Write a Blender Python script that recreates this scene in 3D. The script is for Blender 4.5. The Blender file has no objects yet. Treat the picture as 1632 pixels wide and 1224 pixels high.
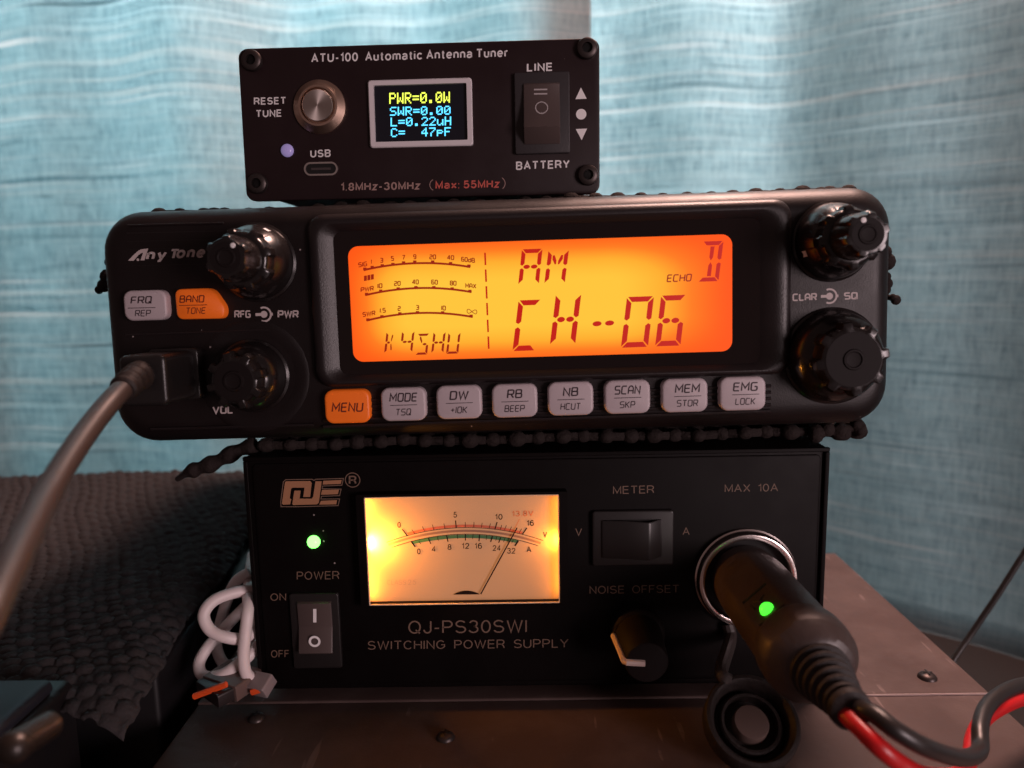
import bpy, math, random
from mathutils import Matrix, Vector
random.seed(7)
C = bpy.context.scene.collection
SC = bpy.context.scene
MM = 0.001
Z0 = 120.0            # the middle of the power supply's front stands 120 mm above the tabletop
F, CX, CY = 1230.0, 816.0, 612.0

# ------------------------------------------------------------------ frames of the three front panels (mm; u right, v up, w out)
def rot(rx, ry, rz):
    return Matrix.Rotation(rz, 3, 'Z') @ Matrix.Rotation(ry, 3, 'Y') @ Matrix.Rotation(rx, 3, 'X')
POSE = {
    'tuner': ((0.12546, -0.04296, 0.01109), (-25.05409, 70.81487, -208.0513)),
    'radio': ((0.10529, -0.02526, 0.02791), (7.02987, 21.17964, -192.16895)),
    'psu':   ((0.15111, -0.01143, 0.01765), (6.71337, -50.7387, -208.925)),
}
RP, TP = rot(*POSE['psu'][0]), Vector(POSE['psu'][1])
S = Matrix(((1, 0, 0), (0, 0, -1), (0, 1, 0)))          # (u,v,w) -> (x,y,z)
def frame_matrix(key):
    r, t = rot(*POSE[key][0]), Vector(POSE[key][1])
    rw = S @ (RP.transposed() @ r) @ S.transposed()
    loc = S @ (RP.transposed() @ (t - TP)) + Vector((0, 0, Z0))
    return Matrix.Translation(loc * MM) @ rw.to_4x4()
def ray(key, px, py):
    r, t = rot(*POSE[key][0]), Vector(POSE[key][1])
    d = Vector(((px - CX) / F, -(py - CY) / F, -1.0))
    return r.transposed() @ d, -(r.transposed() @ t)
def P3(key, px, py, w=0.0):
    d, o = ray(key, px, py)
    s = (w - o[2]) / d[2]
    return o + d * s
def pl(key, px, py, w=0.0):
    p = P3(key, px, py, w)
    return p[0], p[1]

# ------------------------------------------------------------------ camera
cam = bpy.data.cameras.new('camera')
cam.sensor_width = 36.0
cam.lens = 36.0 * F / 1632.0
cam.clip_start, cam.clip_end = 0.01, 20.0
cam.dof.use_dof = True
cam.dof.focus_distance = 0.203
cam.dof.aperture_fstop = 12.0
co = bpy.data.objects.new('camera', cam)
C.objects.link(co)
cl = S @ (-(RP.transposed() @ TP)) + Vector((0, 0, Z0))
co.matrix_world = Matrix.Translation(cl * MM) @ (S @ RP.transposed()).to_4x4()
SC.camera = co

# ------------------------------------------------------------------ world, lamps, exposure
W = bpy.data.worlds.new('World'); SC.world = W; W.use_nodes = True
bg = W.node_tree.nodes['Background']
bg.inputs[0].default_value = (0.85, 0.54, 0.50, 1); bg.inputs[1].default_value = 0.10
SC.view_settings.view_transform = 'Standard'; SC.view_settings.look = 'None'
SC.view_settings.exposure = 0.0; SC.view_settings.gamma = 1.0; SC.view_settings.use_curve_mapping = False
def area(name, loc, target, size, power, col, sy=None):
    l = bpy.data.lights.new(name, 'AREA'); l.energy = power; l.color = col
    l.shape = 'RECTANGLE'; l.size = size * MM; l.size_y = (sy or size) * MM
    o = bpy.data.objects.new(name, l); C.objects.link(o)
    a = Vector((loc[0], -loc[2], loc[1] + Z0)) * MM; b = Vector((target[0], -target[2], target[1] + Z0)) * MM
    o.location = a; o.rotation_euler = (b - a).to_track_quat('-Z', 'Y').to_euler()
    return o
# u, v, w in mm
area('warm_room_lamp', (190, 540, -185), (60, 0, 0), 170, 7.0, (1.0, 0.60, 0.50))
area('room_light', (560, 75, 660), (-10, 60, 0), 260, 3.9, (1.0, 0.77, 0.79))
area('window_daylight', (-45, 410, -530), (-40, 170, -260), 600, 45.0, (0.90, 0.97, 0.99), 420)

# ------------------------------------------------------------------ materials
def mat(name, col=(0.5, 0.5, 0.5), rough=0.5, metal=0.0, emit=None, estr=1.0, spec=0.5, bump=None, coat=0.0, vary=0.0, vscale=60.0):
    m = bpy.data.materials.new(name); m.use_nodes = True
    nt = m.node_tree; b = nt.nodes['Principled BSDF']
    b.inputs['Base Color'].default_value = (*col, 1)
    b.inputs['Roughness'].default_value = rough; b.inputs['Metallic'].default_value = metal
    b.inputs['Specular IOR Level'].default_value = spec
    b.inputs['Coat Weight'].default_value = coat; b.inputs['Coat Roughness'].default_value = 0.06
    if emit:
        b.inputs['Emission Color'].default_value = (*emit, 1); b.inputs['Emission Strength'].default_value = estr
    tc = None
    if bump or vary:
        tc = nt.nodes.new('ShaderNodeTexCoord')
    if bump:
        sc, st, dist = bump
        n = nt.nodes.new('ShaderNodeTexNoise'); n.inputs['Scale'].default_value = sc; n.inputs['Detail'].default_value = 3
        bp = nt.nodes.new('ShaderNodeBump'); bp.inputs['Strength'].default_value = st; bp.inputs['Distance'].default_value = dist
        nt.links.new(tc.outputs['Object'], n.inputs['Vector']); nt.links.new(n.outputs['Fac'], bp.inputs['Height'])
        nt.links.new(bp.outputs['Normal'], b.inputs['Normal'])
    if vary:      # smudges and dust change the gloss and lift the colour a little
        n = nt.nodes.new('ShaderNodeTexNoise'); n.inputs['Scale'].default_value = vscale; n.inputs['Detail'].default_value = 6; n.inputs['Roughness'].default_value = 0.65
        mr = nt.nodes.new('ShaderNodeMapRange'); mr.inputs['From Min'].default_value = 0.3; mr.inputs['From Max'].default_value = 0.7
        mr.inputs['To Min'].default_value = max(0.02, rough - vary); mr.inputs['To Max'].default_value = min(1, rough + vary)
        nt.links.new(tc.outputs['Object'], n.inputs['Vector']); nt.links.new(n.outputs['Fac'], mr.inputs['Value'])
        nt.links.new(mr.outputs['Result'], b.inputs['Roughness'])
        cr = nt.nodes.new('ShaderNodeMix'); cr.data_type = 'RGBA'
        cr.inputs[6].default_value = (*[c * 0.8 for c in col], 1); cr.inputs[7].default_value = (*[min(1, c * 1.25 + 0.002) for c in col], 1)
        nt.links.new(n.outputs['Fac'], cr.inputs[0]); nt.links.new(cr.outputs[2], b.inputs['Base Color'])
    return m
def dusty(m, scale=900.0, amount=0.62, col=(0.35, 0.30, 0.29)):
    """sparse specks of lint over a dark plastic"""
    nt = m.node_tree; b = nt.nodes['Principled BSDF']
    tc = nt.nodes.new('ShaderNodeTexCoord')
    v = nt.nodes.new('ShaderNodeTexVoronoi'); v.inputs['Scale'].default_value = scale * 0.35
    n = nt.nodes.new('ShaderNodeTexNoise'); n.inputs['Scale'].default_value = 45; n.inputs['Detail'].default_value = 2
    th = nt.nodes.new('ShaderNodeMath'); th.operation = 'LESS_THAN'; th.inputs[1].default_value = 0.075
    t2 = nt.nodes.new('ShaderNodeMath'); t2.operation = 'GREATER_THAN'; t2.inputs[1].default_value = amount
    mu = nt.nodes.new('ShaderNodeMath'); mu.operation = 'MULTIPLY'
    mx = nt.nodes.new('ShaderNodeMix'); mx.data_type = 'RGBA'
    nt.links.new(tc.outputs['Object'], v.inputs['Vector']); nt.links.new(tc.outputs['Object'], n.inputs['Vector'])
    nt.links.new(v.outputs['Distance'], th.inputs[0]); nt.links.new(n.outputs['Fac'], t2.inputs[0])
    nt.links.new(th.outputs[0], mu.inputs[0]); nt.links.new(t2.outputs[0], mu.inputs[1]); nt.links.new(mu.outputs[0], mx.inputs[0])
    old = b.inputs['Base Color'].links
    if old:
        nt.links.new(old[0].from_socket, mx.inputs[6])
    else:
        mx.inputs[6].default_value = b.inputs['Base Color'].default_value
    mx.inputs[7].default_value = (*col, 1)
    nt.links.new(mx.outputs[2], b.inputs['Base Color'])
    return m

M = {}
M['anod'] = dusty(mat('black_anodised_panel', (0.016, 0.0070, 0.0080), 0.42, spec=.4, bump=(2500, 0.08, 0.0002), vary=0.06))
M['anod_side'] = mat('black_anodised_case', (0.013, 0.011, 0.012), 0.4)
M['radio'] = dusty(mat('textured_black_plastic', (0.0072, 0.0042, 0.0044), 0.44, spec=0.34, bump=(2600, 0.22, 0.0002), vary=0.06), amount=0.58)
M['radio_trim'] = mat('satin_black_trim', (0.012, 0.008, 0.0085), 0.42, bump=(2600, 0.3, 0.0002))
M['gloss'] = mat('glossy_black_plastic', (0.009, 0.007, 0.007), 0.24, spec=0.5, bump=(900, 0.05, 0.0002), vary=0.05, vscale=140)
M['knobface'] = mat('satin_knob_face', (0.010, 0.007, 0.007), 0.6, spec=0.16)
M['psu'] = dusty(mat('black_powder_coat', (0.0028, 0.0015, 0.0015), 0.5, spec=0.10, bump=(3500, 0.06, 0.0001), vary=0.05), amount=0.68)
M['rubber'] = mat('black_rubber', (0.017, 0.012, 0.011), 0.6, spec=.35, bump=(500, 0.5, 0.0006))
M['foam'] = mat('matte_foam_rubber', (0.019, 0.013, 0.012), 0.85, spec=.25, bump=(420, 0.8, 0.0012))
M['white_ink'] = mat('white_ink', (0.88, 0.85, 0.85), 0.6)
M['grey_ink'] = mat('dim_grey_ink', (0.55, 0.47, 0.46), 0.6)
M['tan_ink'] = mat('tan_ink', (0.20, 0.125, 0.09), 0.55)
M['tan_ink2'] = mat('copper_ink', (0.40, 0.19, 0.10), 0.5)
M['red_ink'] = mat('red_ink', (0.62, 0.12, 0.09), 0.6)
M['brown_ink'] = mat('brown_grey_ink', (0.40, 0.25, 0.22), 0.6)
M['chrome'] = mat('chrome', (0.80, 0.72, 0.69), 0.22, 1.0)
M['steel'] = mat('turned_steel', (0.70, 0.62, 0.59), 0.45, 1.0)
M['darkmetal'] = mat('blackened_steel', (0.06, 0.048, 0.046), 0.42, 0.7)
M['alu'] = mat('light_grey_display_frame', (0.74, 0.69, 0.71), 0.4)
M['key'] = mat('grey_silicone_key', (0.50, 0.43, 0.45), 0.45, bump=(900, 0.1, 0.0003))
M['okey'] = mat('orange_silicone_key', (0.80, 0.15, 0.012), 0.45, emit=(1.0, 0.16, 0.01), estr=0.16)
M['key_ink'] = mat('dark_key_ink', (0.035, 0.02, 0.025), 0.6)
M['okey_ink'] = mat('dark_brown_key_ink', (0.16, 0.018, 0.006), 0.6)
M['glass'] = mat('dark_display_glass', (0.010, 0.006, 0.006), 0.08)
M['rocker'] = mat('rocker_black', (0.085, 0.062, 0.058), 0.34)
M['rocker_dark'] = mat('rocker_frame_black', (0.03, 0.026, 0.028), 0.45, bump=(1800, 0.15, 0.0002))
M['psu_switch'] = mat('psu_switch_black', (0.013, 0.011, 0.011), 0.38)
M['white_cable'] = mat('white_cable_sheath', (0.80, 0.70, 0.69), 0.45)
M['cable'] = mat('black_cable_sheath', (0.020, 0.016, 0.015), 0.38)
M['red_cable'] = mat('red_cable_sheath', (0.52, 0.010, 0.012), 0.35)
M['orange_plastic'] = mat('orange_plastic', (0.85, 0.10, 0.02), 0.4)
M['oled'] = mat('oled_glass', (0.012, 0.013, 0.02), 0.12)
M['oy'] = mat('oled_yellow', (0, 0, 0), 0.5, emit=(0.86, 1.0, 0.10), estr=1.5)
M['ob'] = mat('oled_blue', (0, 0, 0), 0.5, emit=(0.10, 0.62, 1.0), estr=1.9)
M['green_led'] = mat('green_led', (0.1, 0.6, 0.1), 0.3, emit=(0.14, 1.0, 0.10), estr=5.0)
M['green_led2'] = mat('green_led_small', (0.1, 0.6, 0.1), 0.2, emit=(0.07, 1.0, 0.04), estr=1.6)
M['violet_led'] = mat('violet_led', (0.30, 0.24, 0.50), 0.25, emit=(0.36, 0.30, 0.60), estr=0.36)
M['seg'] = mat('lcd_segment', (0.02, 0, 0), 0.5, emit=(0.52, 0.007, 0.0005), estr=1.0)
M['seg2'] = mat('lcd_small_print', (0.02, 0, 0), 0.5, emit=(0.30, 0.012, 0.001), estr=1.0)
M['dial_ink'] = mat('dial_ink', (0.010, 0.003, 0.002), 0.8, spec=.1)
M['dial_red'] = mat('dial_red_band', (0.62, 0.16, 0.09), 0.7)
M['dial_green'] = mat('dial_green_band', (0.05, 0.20, 0.09), 0.7)
M['dial_grey'] = mat('dial_grey_band', (0.30, 0.18, 0.13), 0.7)
M['dial_orange'] = mat('dial_orange_ink', (0.62, 0.16, 0.05), 0.7)
M['dial_faint'] = mat('dial_faint_ink', (0.45, 0.30, 0.22), 0.7)
M['dial'] = mat('cream_dial_card', (0.44, 0.30, 0.20), 0.6, emit=(1.0, 0.42, 0.15), estr=0.20)  # the bulbs' amber light is put into the card's own glow
M['dial_wall'] = mat('cream_meter_wall', (0.80, 0.60, 0.42), 0.4)
M['bulb'] = mat('warm_bulb', (1, 0.8, 0.5), 0.4, emit=(1.0, 0.62, 0.16), estr=4.0)
M['cabinet'] = dusty(mat('painted_steel_lid', (0.080, 0.052, 0.047), 0.55, spec=0.3, bump=(1500, 0.22, 0.0002), vary=0.1, vscale=25), amount=0.68)
def worn(m):
    nt = m.node_tree; b = nt.nodes['Principled BSDF']; N = nt.nodes.new; Lk = nt.links.new
    tc = N('ShaderNodeTexCoord'); old = b.inputs['Base Color'].links[0].from_socket
    mp = N('ShaderNodeMapping'); mp.inputs['Scale'].default_value = (1, .12, 1); mp.inputs['Rotation'].default_value = (0, 0, .5); Lk(tc.outputs['Object'], mp.inputs[0])
    sc = N('ShaderNodeTexNoise'); sc.inputs['Scale'].default_value = 420; sc.inputs['Detail'].default_value = 1; Lk(mp.outputs[0], sc.inputs['Vector'])
    lo = N('ShaderNodeTexNoise'); lo.inputs['Scale'].default_value = 30; lo.inputs['Detail'].default_value = 5; lo.inputs['Roughness'].default_value = .7; Lk(tc.outputs['Object'], lo.inputs['Vector'])
    def rg(s_, a, c, hi):
        r = N('ShaderNodeMapRange'); r.inputs['From Min'].default_value = a; r.inputs['From Max'].default_value = c; r.inputs['To Max'].default_value = hi; Lk(s_, r.inputs['Value']); return r.outputs[0]
    x1 = N('ShaderNodeMix'); x1.data_type = 'RGBA'; Lk(rg(lo.outputs['Fac'], .45, .75, .45), x1.inputs[0]); Lk(old, x1.inputs[6]); x1.inputs[7].default_value = (.17, .125, .115, 1)
    mu = N('ShaderNodeMath'); mu.operation = 'MULTIPLY'; Lk(rg(sc.outputs['Fac'], .70, .74, .55), mu.inputs[0]); Lk(rg(lo.outputs['Fac'], .48, .56, 1), mu.inputs[1])
    x2 = N('ShaderNodeMix'); x2.data_type = 'RGBA'; Lk(mu.outputs[0], x2.inputs[0]); Lk(x1.outputs[2], x2.inputs[6]); x2.inputs[7].default_value = (.24, .18, .17, 1)
    Lk(x2.outputs[2], b.inputs['Base Color'])
worn(M['cabinet'])
M['cabinet_edge'] = mat('bare_steel_edge', (0.50, 0.38, 0.36), 0.35, 0.6)
M['speaker'] = mat('black_case_vinyl', (0.008, 0.007, 0.008), 0.45)
M['bluish'] = mat('curtain_tinted_lid', (0.014, 0.015, 0.022), 0.5)  # dark lid; the curtain's bluish reflection is put into its colour
M['table'] = mat('dark_tabletop', (0.022, 0.017, 0.016), 0.5, bump=(60, 0.2, 0.001))
M['port'] = mat('port_hole', (0.004, 0.003, 0.003), 0.6)
M['tongue'] = mat('port_tongue', (0.10, 0.08, 0.08), 0.4, 0.5)

def pane_mat():
    m = bpy.data.materials.new('clear_pane'); m.use_nodes = True; nt = m.node_tree; nt.nodes.clear()
    o = nt.nodes.new('ShaderNodeOutputMaterial'); t = nt.nodes.new('ShaderNodeBsdfTransparent'); g = nt.nodes.new('ShaderNodeBsdfGlossy')
    g.inputs['Roughness'].default_value = 0.05; x = nt.nodes.new('ShaderNodeMixShader'); x.inputs[0].default_value = 0.04
    nt.links.new(t.outputs[0], x.inputs[1]); nt.links.new(g.outputs[0], x.inputs[2]); nt.links.new(x.outputs[0], o.inputs[0])
    return m
M['pane'] = pane_mat()

def lcd_mat(hw, hh):
    """amber backlight: the diodes sit in the middle, so the panel's own light reddens towards its rim"""
    m = bpy.data.materials.new('amber_backlit_lcd'); m.use_nodes = True; nt = m.node_tree; b = nt.nodes['Principled BSDF']
    b.inputs['Base Color'].default_value = (0.05, 0.01, 0.0, 1); b.inputs['Roughness'].default_value = 0.25
    tc = nt.nodes.new('ShaderNodeTexCoord'); sp = nt.nodes.new('ShaderNodeSeparateXYZ'); nt.links.new(tc.outputs['Object'], sp.inputs[0])
    def rng(sock, a, bb, lo=0.0, hi=1.0):
        r = nt.nodes.new('ShaderNodeMapRange'); r.interpolation_type = 'SMOOTHSTEP'
        r.inputs['From Min'].default_value = a * MM; r.inputs['From Max'].default_value = bb * MM
        r.inputs['To Min'].default_value = lo; r.inputs['To Max'].default_value = hi
        nt.links.new(sock, r.inputs['Value']); return r.outputs['Result']
    parts = [rng(sp.outputs['X'], -hw - 3, -hw + 16), rng(sp.outputs['X'], hw + 2, hw - 31),
             rng(sp.outputs['Z'], -hh - 3, -hh + 9.5), rng(sp.outputs['Z'], hh + 3, hh - 11)]
    cur = parts[0]
    for q in parts[1:]:
        k = nt.nodes.new('ShaderNodeMath'); k.operation = 'MULTIPLY'; nt.links.new(cur, k.inputs[0]); nt.links.new(q, k.inputs[1]); cur = k.outputs[0]
    cr = nt.nodes.new('ShaderNodeValToRGB'); e = cr.color_ramp.elements
    e[0].position = 0.0; e[0].color = (1.0, 0.085, 0.006, 1); e[1].position = 0.97; e[1].color = (1.0, 0.56, 0.046, 1)
    k = e.new(0.30); k.color = (1.0, 0.20, 0.014, 1); k = e.new(0.6); k.color = (1.0, 0.42, 0.028, 1)
    nt.links.new(cur, cr.inputs[0]); nt.links.new(cr.outputs[0], b.inputs['Emission Color']); b.inputs['Emission Strength'].default_value = 1.0
    return m

# ------------------------------------------------------------------ mesh helpers (coordinates in u,v,w mm)
class MB:
    def __init__(s): s.v = []; s.f = []
    def add(s, vs, fs):
        o = len(s.v); s.v += [tuple(p) for p in vs]; s.f += [tuple(i + o for i in f) for f in fs]; return s
    def loft(s, loops, c0=True, c1=True):
        n = len(loops[0]); o = len(s.v)
        for l in loops: s.v += [tuple(p) for p in l]
        for k in range(len(loops) - 1):
            a, b = o + k * n, o + (k + 1) * n
            for i in range(n):
                j = (i + 1) % n; s.f.append((a + i, a + j, b + j, b + i))
        if c0: s.f.append(tuple(reversed(range(o, o + n))))
        if c1: s.f.append(tuple(range(o + (len(loops) - 1) * n, o + len(loops) * n)))
        return s
    def poly(s, pts): return s.add(pts, [tuple(range(len(pts)))])
    def box(s, u0, u1, v0, v1, w0, w1, bev=0.0):
        return s.rbox(u0, u1, v0, v1, w0, w1, bev or 0.01, bev, 1 if not bev else 3)
    def rbox(s, u0, u1, v0, v1, w0, w1, r, bev=0.0, n=5, steps=3):
        L = [rr(u0, u1, v0, v1, r, n, w0)]
        if bev > 0:
            for k in range(steps + 1):
                a = k / steps * math.pi / 2; i = bev * (1 - math.cos(a))
                L.append(rr(u0 + i, u1 - i, v0 + i, v1 - i, max(r - i, 0.05), n, w1 - bev + bev * math.sin(a)))
        else:
            L.append(rr(u0, u1, v0, v1, r, n, w1))
        return s.loft(L)
    def lathe(s, cu, cv, prof, n=48, lobes=0, ph=0.0, cap0=True, cap1=True, power=3.0):
        L = []
        for q in prof:
            r, w = q[0], q[1]; amp = q[2] if len(q) > 2 else 0.0
            l = []
            for i in range(n):
                a = 2 * math.pi * i / n
                t_ = min(1.0, max(0.0, (math.cos(lobes * (a - ph)) - 0.05) / 0.62)) if lobes else 0.0; k = amp * t_ * t_ * (3 - 2 * t_)
                l.append((cu + (r + k) * math.cos(a), cv + (r + k) * math.sin(a), w))
            L.append(l)
        return s.loft(L, cap0, cap1)
    def ribbon(s, pts, wd, w, closed=False, ends=True):
        pts = [Vector((p[0], p[1])) for p in pts]; n = len(pts); A = []; B = []
        for i in range(n):
            p = pts[i]
            a = pts[i - 1] if (i or closed) else None; b = pts[(i + 1) % n] if (i < n - 1 or closed) else None
            d1 = (p - a).normalized() if a is not None and (p - a).length > 1e-9 else None
            d2 = (b - p).normalized() if b is not None and (b - p).length > 1e-9 else None
            d1 = d1 or d2; d2 = d2 or d1
            n1 = Vector((-d1.y, d1.x)); n2 = Vector((-d2.y, d2.x)); m = n1 + n2
            m = n1 if m.length < 1e-6 else m.normalized()
            k = wd / 2 / max(0.45, m.dot(n1))
            A.append((p.x + m.x * k, p.y + m.y * k, w)); B.append((p.x - m.x * k, p.y - m.y * k, w))
        fs = [(i, i + 1, n + i + 1, n + i) for i in range(n - 1)]
        if closed: fs.append((n - 1, 0, n, 2 * n - 1))
        return s.add(A + B, fs)
    def disc(s, cu, cv, r, w, n=24, r2=None):
        return s.poly([(cu + r * math.cos(2 * math.pi * i / n), cv + (r2 or r) * math.sin(2 * math.pi * i / n), w) for i in range(n)])
    def annulus(s, cu, cv, r0, r1, w, n=40):
        return s.ribbon([(cu + (r0 + r1) / 2 * math.cos(2 * math.pi * i / n), cv + (r0 + r1) / 2 * math.sin(2 * math.pi * i / n)) for i in range(n)], r1 - r0, w, True)
    def tube(s, pts, r, n=12, sub=8, caps=True):
        P = spline([Vector(p) for p in pts], sub) if sub else [Vector(p) for p in pts]
        m = len(P); up = None; L = []
        rs = r if callable(r) else (lambda t: r)
        for i, p in enumerate(P):
            t = (P[min(i + 1, m - 1)] - P[max(i - 1, 0)]).normalized()
            if up is None:
                up = Vector((0, 1, 0)) if abs(t.y) < 0.9 else Vector((1, 0, 0))
            x = t.cross(up).normalized(); up = x.cross(t).normalized()
            q = rs(i / (m - 1))
            L.append([p + (x * math.cos(2 * math.pi * k / n) + up * math.sin(2 * math.pi * k / n)) * q for k in range(n)])
        return s.loft(L, caps, caps)
    def ball(s, c, r, nu=10, nv=6, sq=(1, 1, 1)):
        o = len(s.v); s.v.append((c[0], c[1] + r * sq[1], c[2]))
        for j in range(1, nv):
            a = math.pi * j / nv
            for i in range(nu):
                b = 2 * math.pi * i / nu
                s.v.append((c[0] + r * sq[0] * math.sin(a) * math.cos(b), c[1] + r * sq[1] * math.cos(a), c[2] + r * sq[2] * math.sin(a) * math.sin(b)))
        s.v.append((c[0], c[1] - r * sq[1], c[2])); e = len(s.v) - 1
        for i in range(nu):
            s.f.append((o, o + 1 + (i + 1) % nu, o + 1 + i)); s.f.append((e, e - nu + i, e - nu + (i + 1) % nu))
            for j in range(nv - 2):
                a = o + 1 + j * nu; s.f.append((a + i, a + (i + 1) % nu, a + nu + (i + 1) % nu, a + nu + i))
        return s
    def build(s, name, m, parent=None, smooth=35.0, key=None, label=None):
        me = bpy.data.meshes.new(name)
        me.from_pydata([(p[0] * MM, -p[2] * MM, p[1] * MM) for p in s.v], [], s.f)
        me.materials.append(m if not isinstance(m, str) else M[m])
        if smooth:
            for p in me.polygons: p.use_smooth = True
            me.update(); me.set_sharp_from_angle(angle=math.radians(smooth))
        o = bpy.data.objects.new(name, me); C.objects.link(o)
        if parent is not None: o.parent = parent
        elif key: o.matrix_world = frame_matrix(key)
        if label: o['label'] = label
        return o
def rr(u0, u1, v0, v1, r, n, w):
    r = min(r, (u1 - u0) / 2, (v1 - v0) / 2); out = []
    for cu, cv, a0 in ((u1 - r, v1 - r, 0), (u0 + r, v1 - r, 90), (u0 + r, v0 + r, 180), (u1 - r, v0 + r, 270)):
        for k in range(n + 1):
            a = math.radians(a0 + 90 * k / n); out.append((cu + r * math.cos(a), cv + r * math.sin(a), w))
    return out
def spline(P, sub):
    out = []
    for i in range(len(P) - 1):
        p0, p1, p2, p3 = P[max(i - 1, 0)], P[i], P[i + 1], P[min(i + 2, len(P) - 1)]
        for k in range(sub):
            t = k / sub
            out.append(0.5 * ((2 * p1) + (p2 - p0) * t + (2 * p0 - 5 * p1 + 4 * p2 - p3) * t * t + (3 * p1 - p0 - 3 * p2 + p3) * t ** 3))
    out.append(P[-1]); return out
def thing(name, label, cat, key=None, loc=None, group=None):
    o = bpy.data.objects.new(name, None); o.empty_display_size = 0.02; C.objects.link(o)
    if key: o.matrix_world = frame_matrix(key)
    elif loc: o.location = Vector((loc[0], -loc[2], loc[1])) * MM
    o['label'] = label; o['category'] = cat
    if group: o['group'] = group
    return o
def tag(o, label=None, cat=None, group=None, kind=None):
    for k, v in (('label', label), ('category', cat), ('group', group), ('kind', kind)):
        if v: o[k] = v
    return o

# ------------------------------------------------------------------ lettering
# an engineer's squared lettering drawn as strokes, on a 4 x 6 grid
GL = {
 'A': (4, 0.7, [[(0, 0), (0, 4.6), (1.2, 6), (2.8, 6), (4, 4.6), (4, 0)], [(0, 2.4), (4, 2.4)]]),
 'B': (4, 1, [[(0, 0), (0, 6)], [(0, 6), (3.7, 6), (3.7, 3.1), (0, 3.1)], [(0, 3.1), (4, 3.1), (4, 0), (0, 0)]]),
 'C': (4, 1.2, [[(4, 6), (0, 6), (0, 0), (4, 0)]]), 'D': (4, 1.4, [[(0, 0), (0, 6)], [(-.3, 6), (4, 6), (4, 0), (-.3, 0)]]),
 'E': (3.7, 0.8, [[(3.7, 6), (0, 6), (0, 0), (3.7, 0)], [(0, 3.1), (3.4, 3.1)]]), 'F': (3.6, 0.8, [[(3.6, 6), (0, 6), (0, 0)], [(0, 3), (3.3, 3)]]),
 'G': (4, 1.2, [[(4, 6), (0, 6), (0, 0), (4, 0), (4, 3), (2.2, 3)]]), 'H': (4, 0, [[(0, 0), (0, 6)], [(4, 0), (4, 6)], [(0, 3), (4, 3)]]),
 'I': (0.2, 0, [[(0.1, 0), (0.1, 6)]]), 'K': (4, 0, [[(0, 0), (0, 6)], [(4, 6), (0.9, 3.1), (0, 3.1)], [(1.2, 3.2), (4, 0)]]),
 'L': (3.5, 0.8, [[(0, 6), (0, 0), (3.5, 0)]]), 'M': (4.8, 0, [[(0, 0), (0, 6), (2.4, 2), (4.8, 6), (4.8, 0)]]),
 'N': (4, 0, [[(0, 0), (0, 6), (4, 0), (4, 6)]]), 'O': (4, 1.4, [[(2, 6), (0, 6), (0, 0), (4, 0), (4, 6), (2, 6)]]),
 'P': (4, 1, [[(0, 0), (0, 6)], [(-.3, 6), (4, 6), (4, 2.6), (0, 2.6)]]), 'Q': (4, 1.4, [[(2, 6), (0, 6), (0, 0), (4, 0), (4, 6), (2, 6)], [(2.4, 1.6), (4.5, -0.4)]]),
 'R': (4, 1, [[(0, 0), (0, 6)], [(-.3, 6), (4, 6), (4, 2.8), (0, 2.8)], [(2.2, 2.8), (4.1, 0)]]), 'S': (4, 1.1, [[(4, 6), (0, 6), (0, 3.1), (4, 3.1), (4, 0), (0, 0)]]),
 'T': (4, 0, [[(0, 6), (4, 6)], [(2, 6), (2, 0)]]), 'U': (4, 1.2, [[(0, 6), (0, 0), (4, 0), (4, 6)]]), 'V': (4.4, 0, [[(0, 6), (2.2, 0), (4.4, 6)]]),
 'W': (6, 0, [[(0, 6), (1.4, 0), (3, 5.6), (4.6, 0), (6, 6)]]), 'X': (4.2, 0, [[(0, 0), (4.2, 6)], [(0, 6), (4.2, 0)]]), 'd': (3.6, 1, [[(3.6, 6), (3.6, 0), (0, 0), (0, 3.8), (3.6, 3.8)]]),
 '0': (3.6, 1.3, [[(1.8, 6), (0, 6), (0, 0), (3.6, 0), (3.6, 6), (1.8, 6)]]), '1': (0.2, 0, [[(0.1, 0), (0.1, 6)]]), '2': (3.6, 1.1, [[(0, 6), (3.6, 6), (3.6, 3.1), (0, 3.1), (0, 0), (3.6, 0)]]),
 '3': (3.6, 1, [[(0, 6), (3.6, 6), (3.6, 0), (0, 0)], [(0.8, 3.1), (3.6, 3.1)]]), '4': (3.8, 0.3, [[(3, 0), (3, 6), (2.4, 6), (0, 1.7), (3.8, 1.7)]]),
 '5': (3.6, 0.8, [[(3.5, 6), (0, 6), (0, 3.3), (3.6, 3.3), (3.6, 0), (0, 0)]]), '6': (3.6, 1, [[(3.4, 6), (0, 6), (0, 0), (3.6, 0), (3.6, 3.2), (0, 3.2)]]),
 '7': (3.4, 0, [[(0, 6), (3.4, 6), (1.2, 0)]]), '8': (3.6, 0.9, [[(1.8, 3.1), (0.1, 3.1), (0.1, 6), (3.5, 6), (3.5, 3.1), (1.8, 3.1)], [(1.8, 3.1), (0, 3.1), (0, 0), (3.6, 0), (3.6, 3.1), (1.8, 3.1)]]),
 '9': (3.6, 1, [[(0.2, 0), (3.6, 0), (3.6, 6), (0, 6), (0, 2.8), (3.6, 2.8)]]), '+': (3.4, 0, [[(0, 3), (3.4, 3)], [(1.7, 1.3), (1.7, 4.7)]]), '.': (0.4, 0, [[(0, 0), (0.4, 0)]]),
}
def el(cx, cy, rx, ry, a0, a1, n=18):
    return [(cx + rx * math.cos(math.radians(a0 + (a1 - a0) * i / n)), cy + ry * math.sin(math.radians(a0 + (a1 - a0) * i / n))) for i in range(n + 1)]
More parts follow.
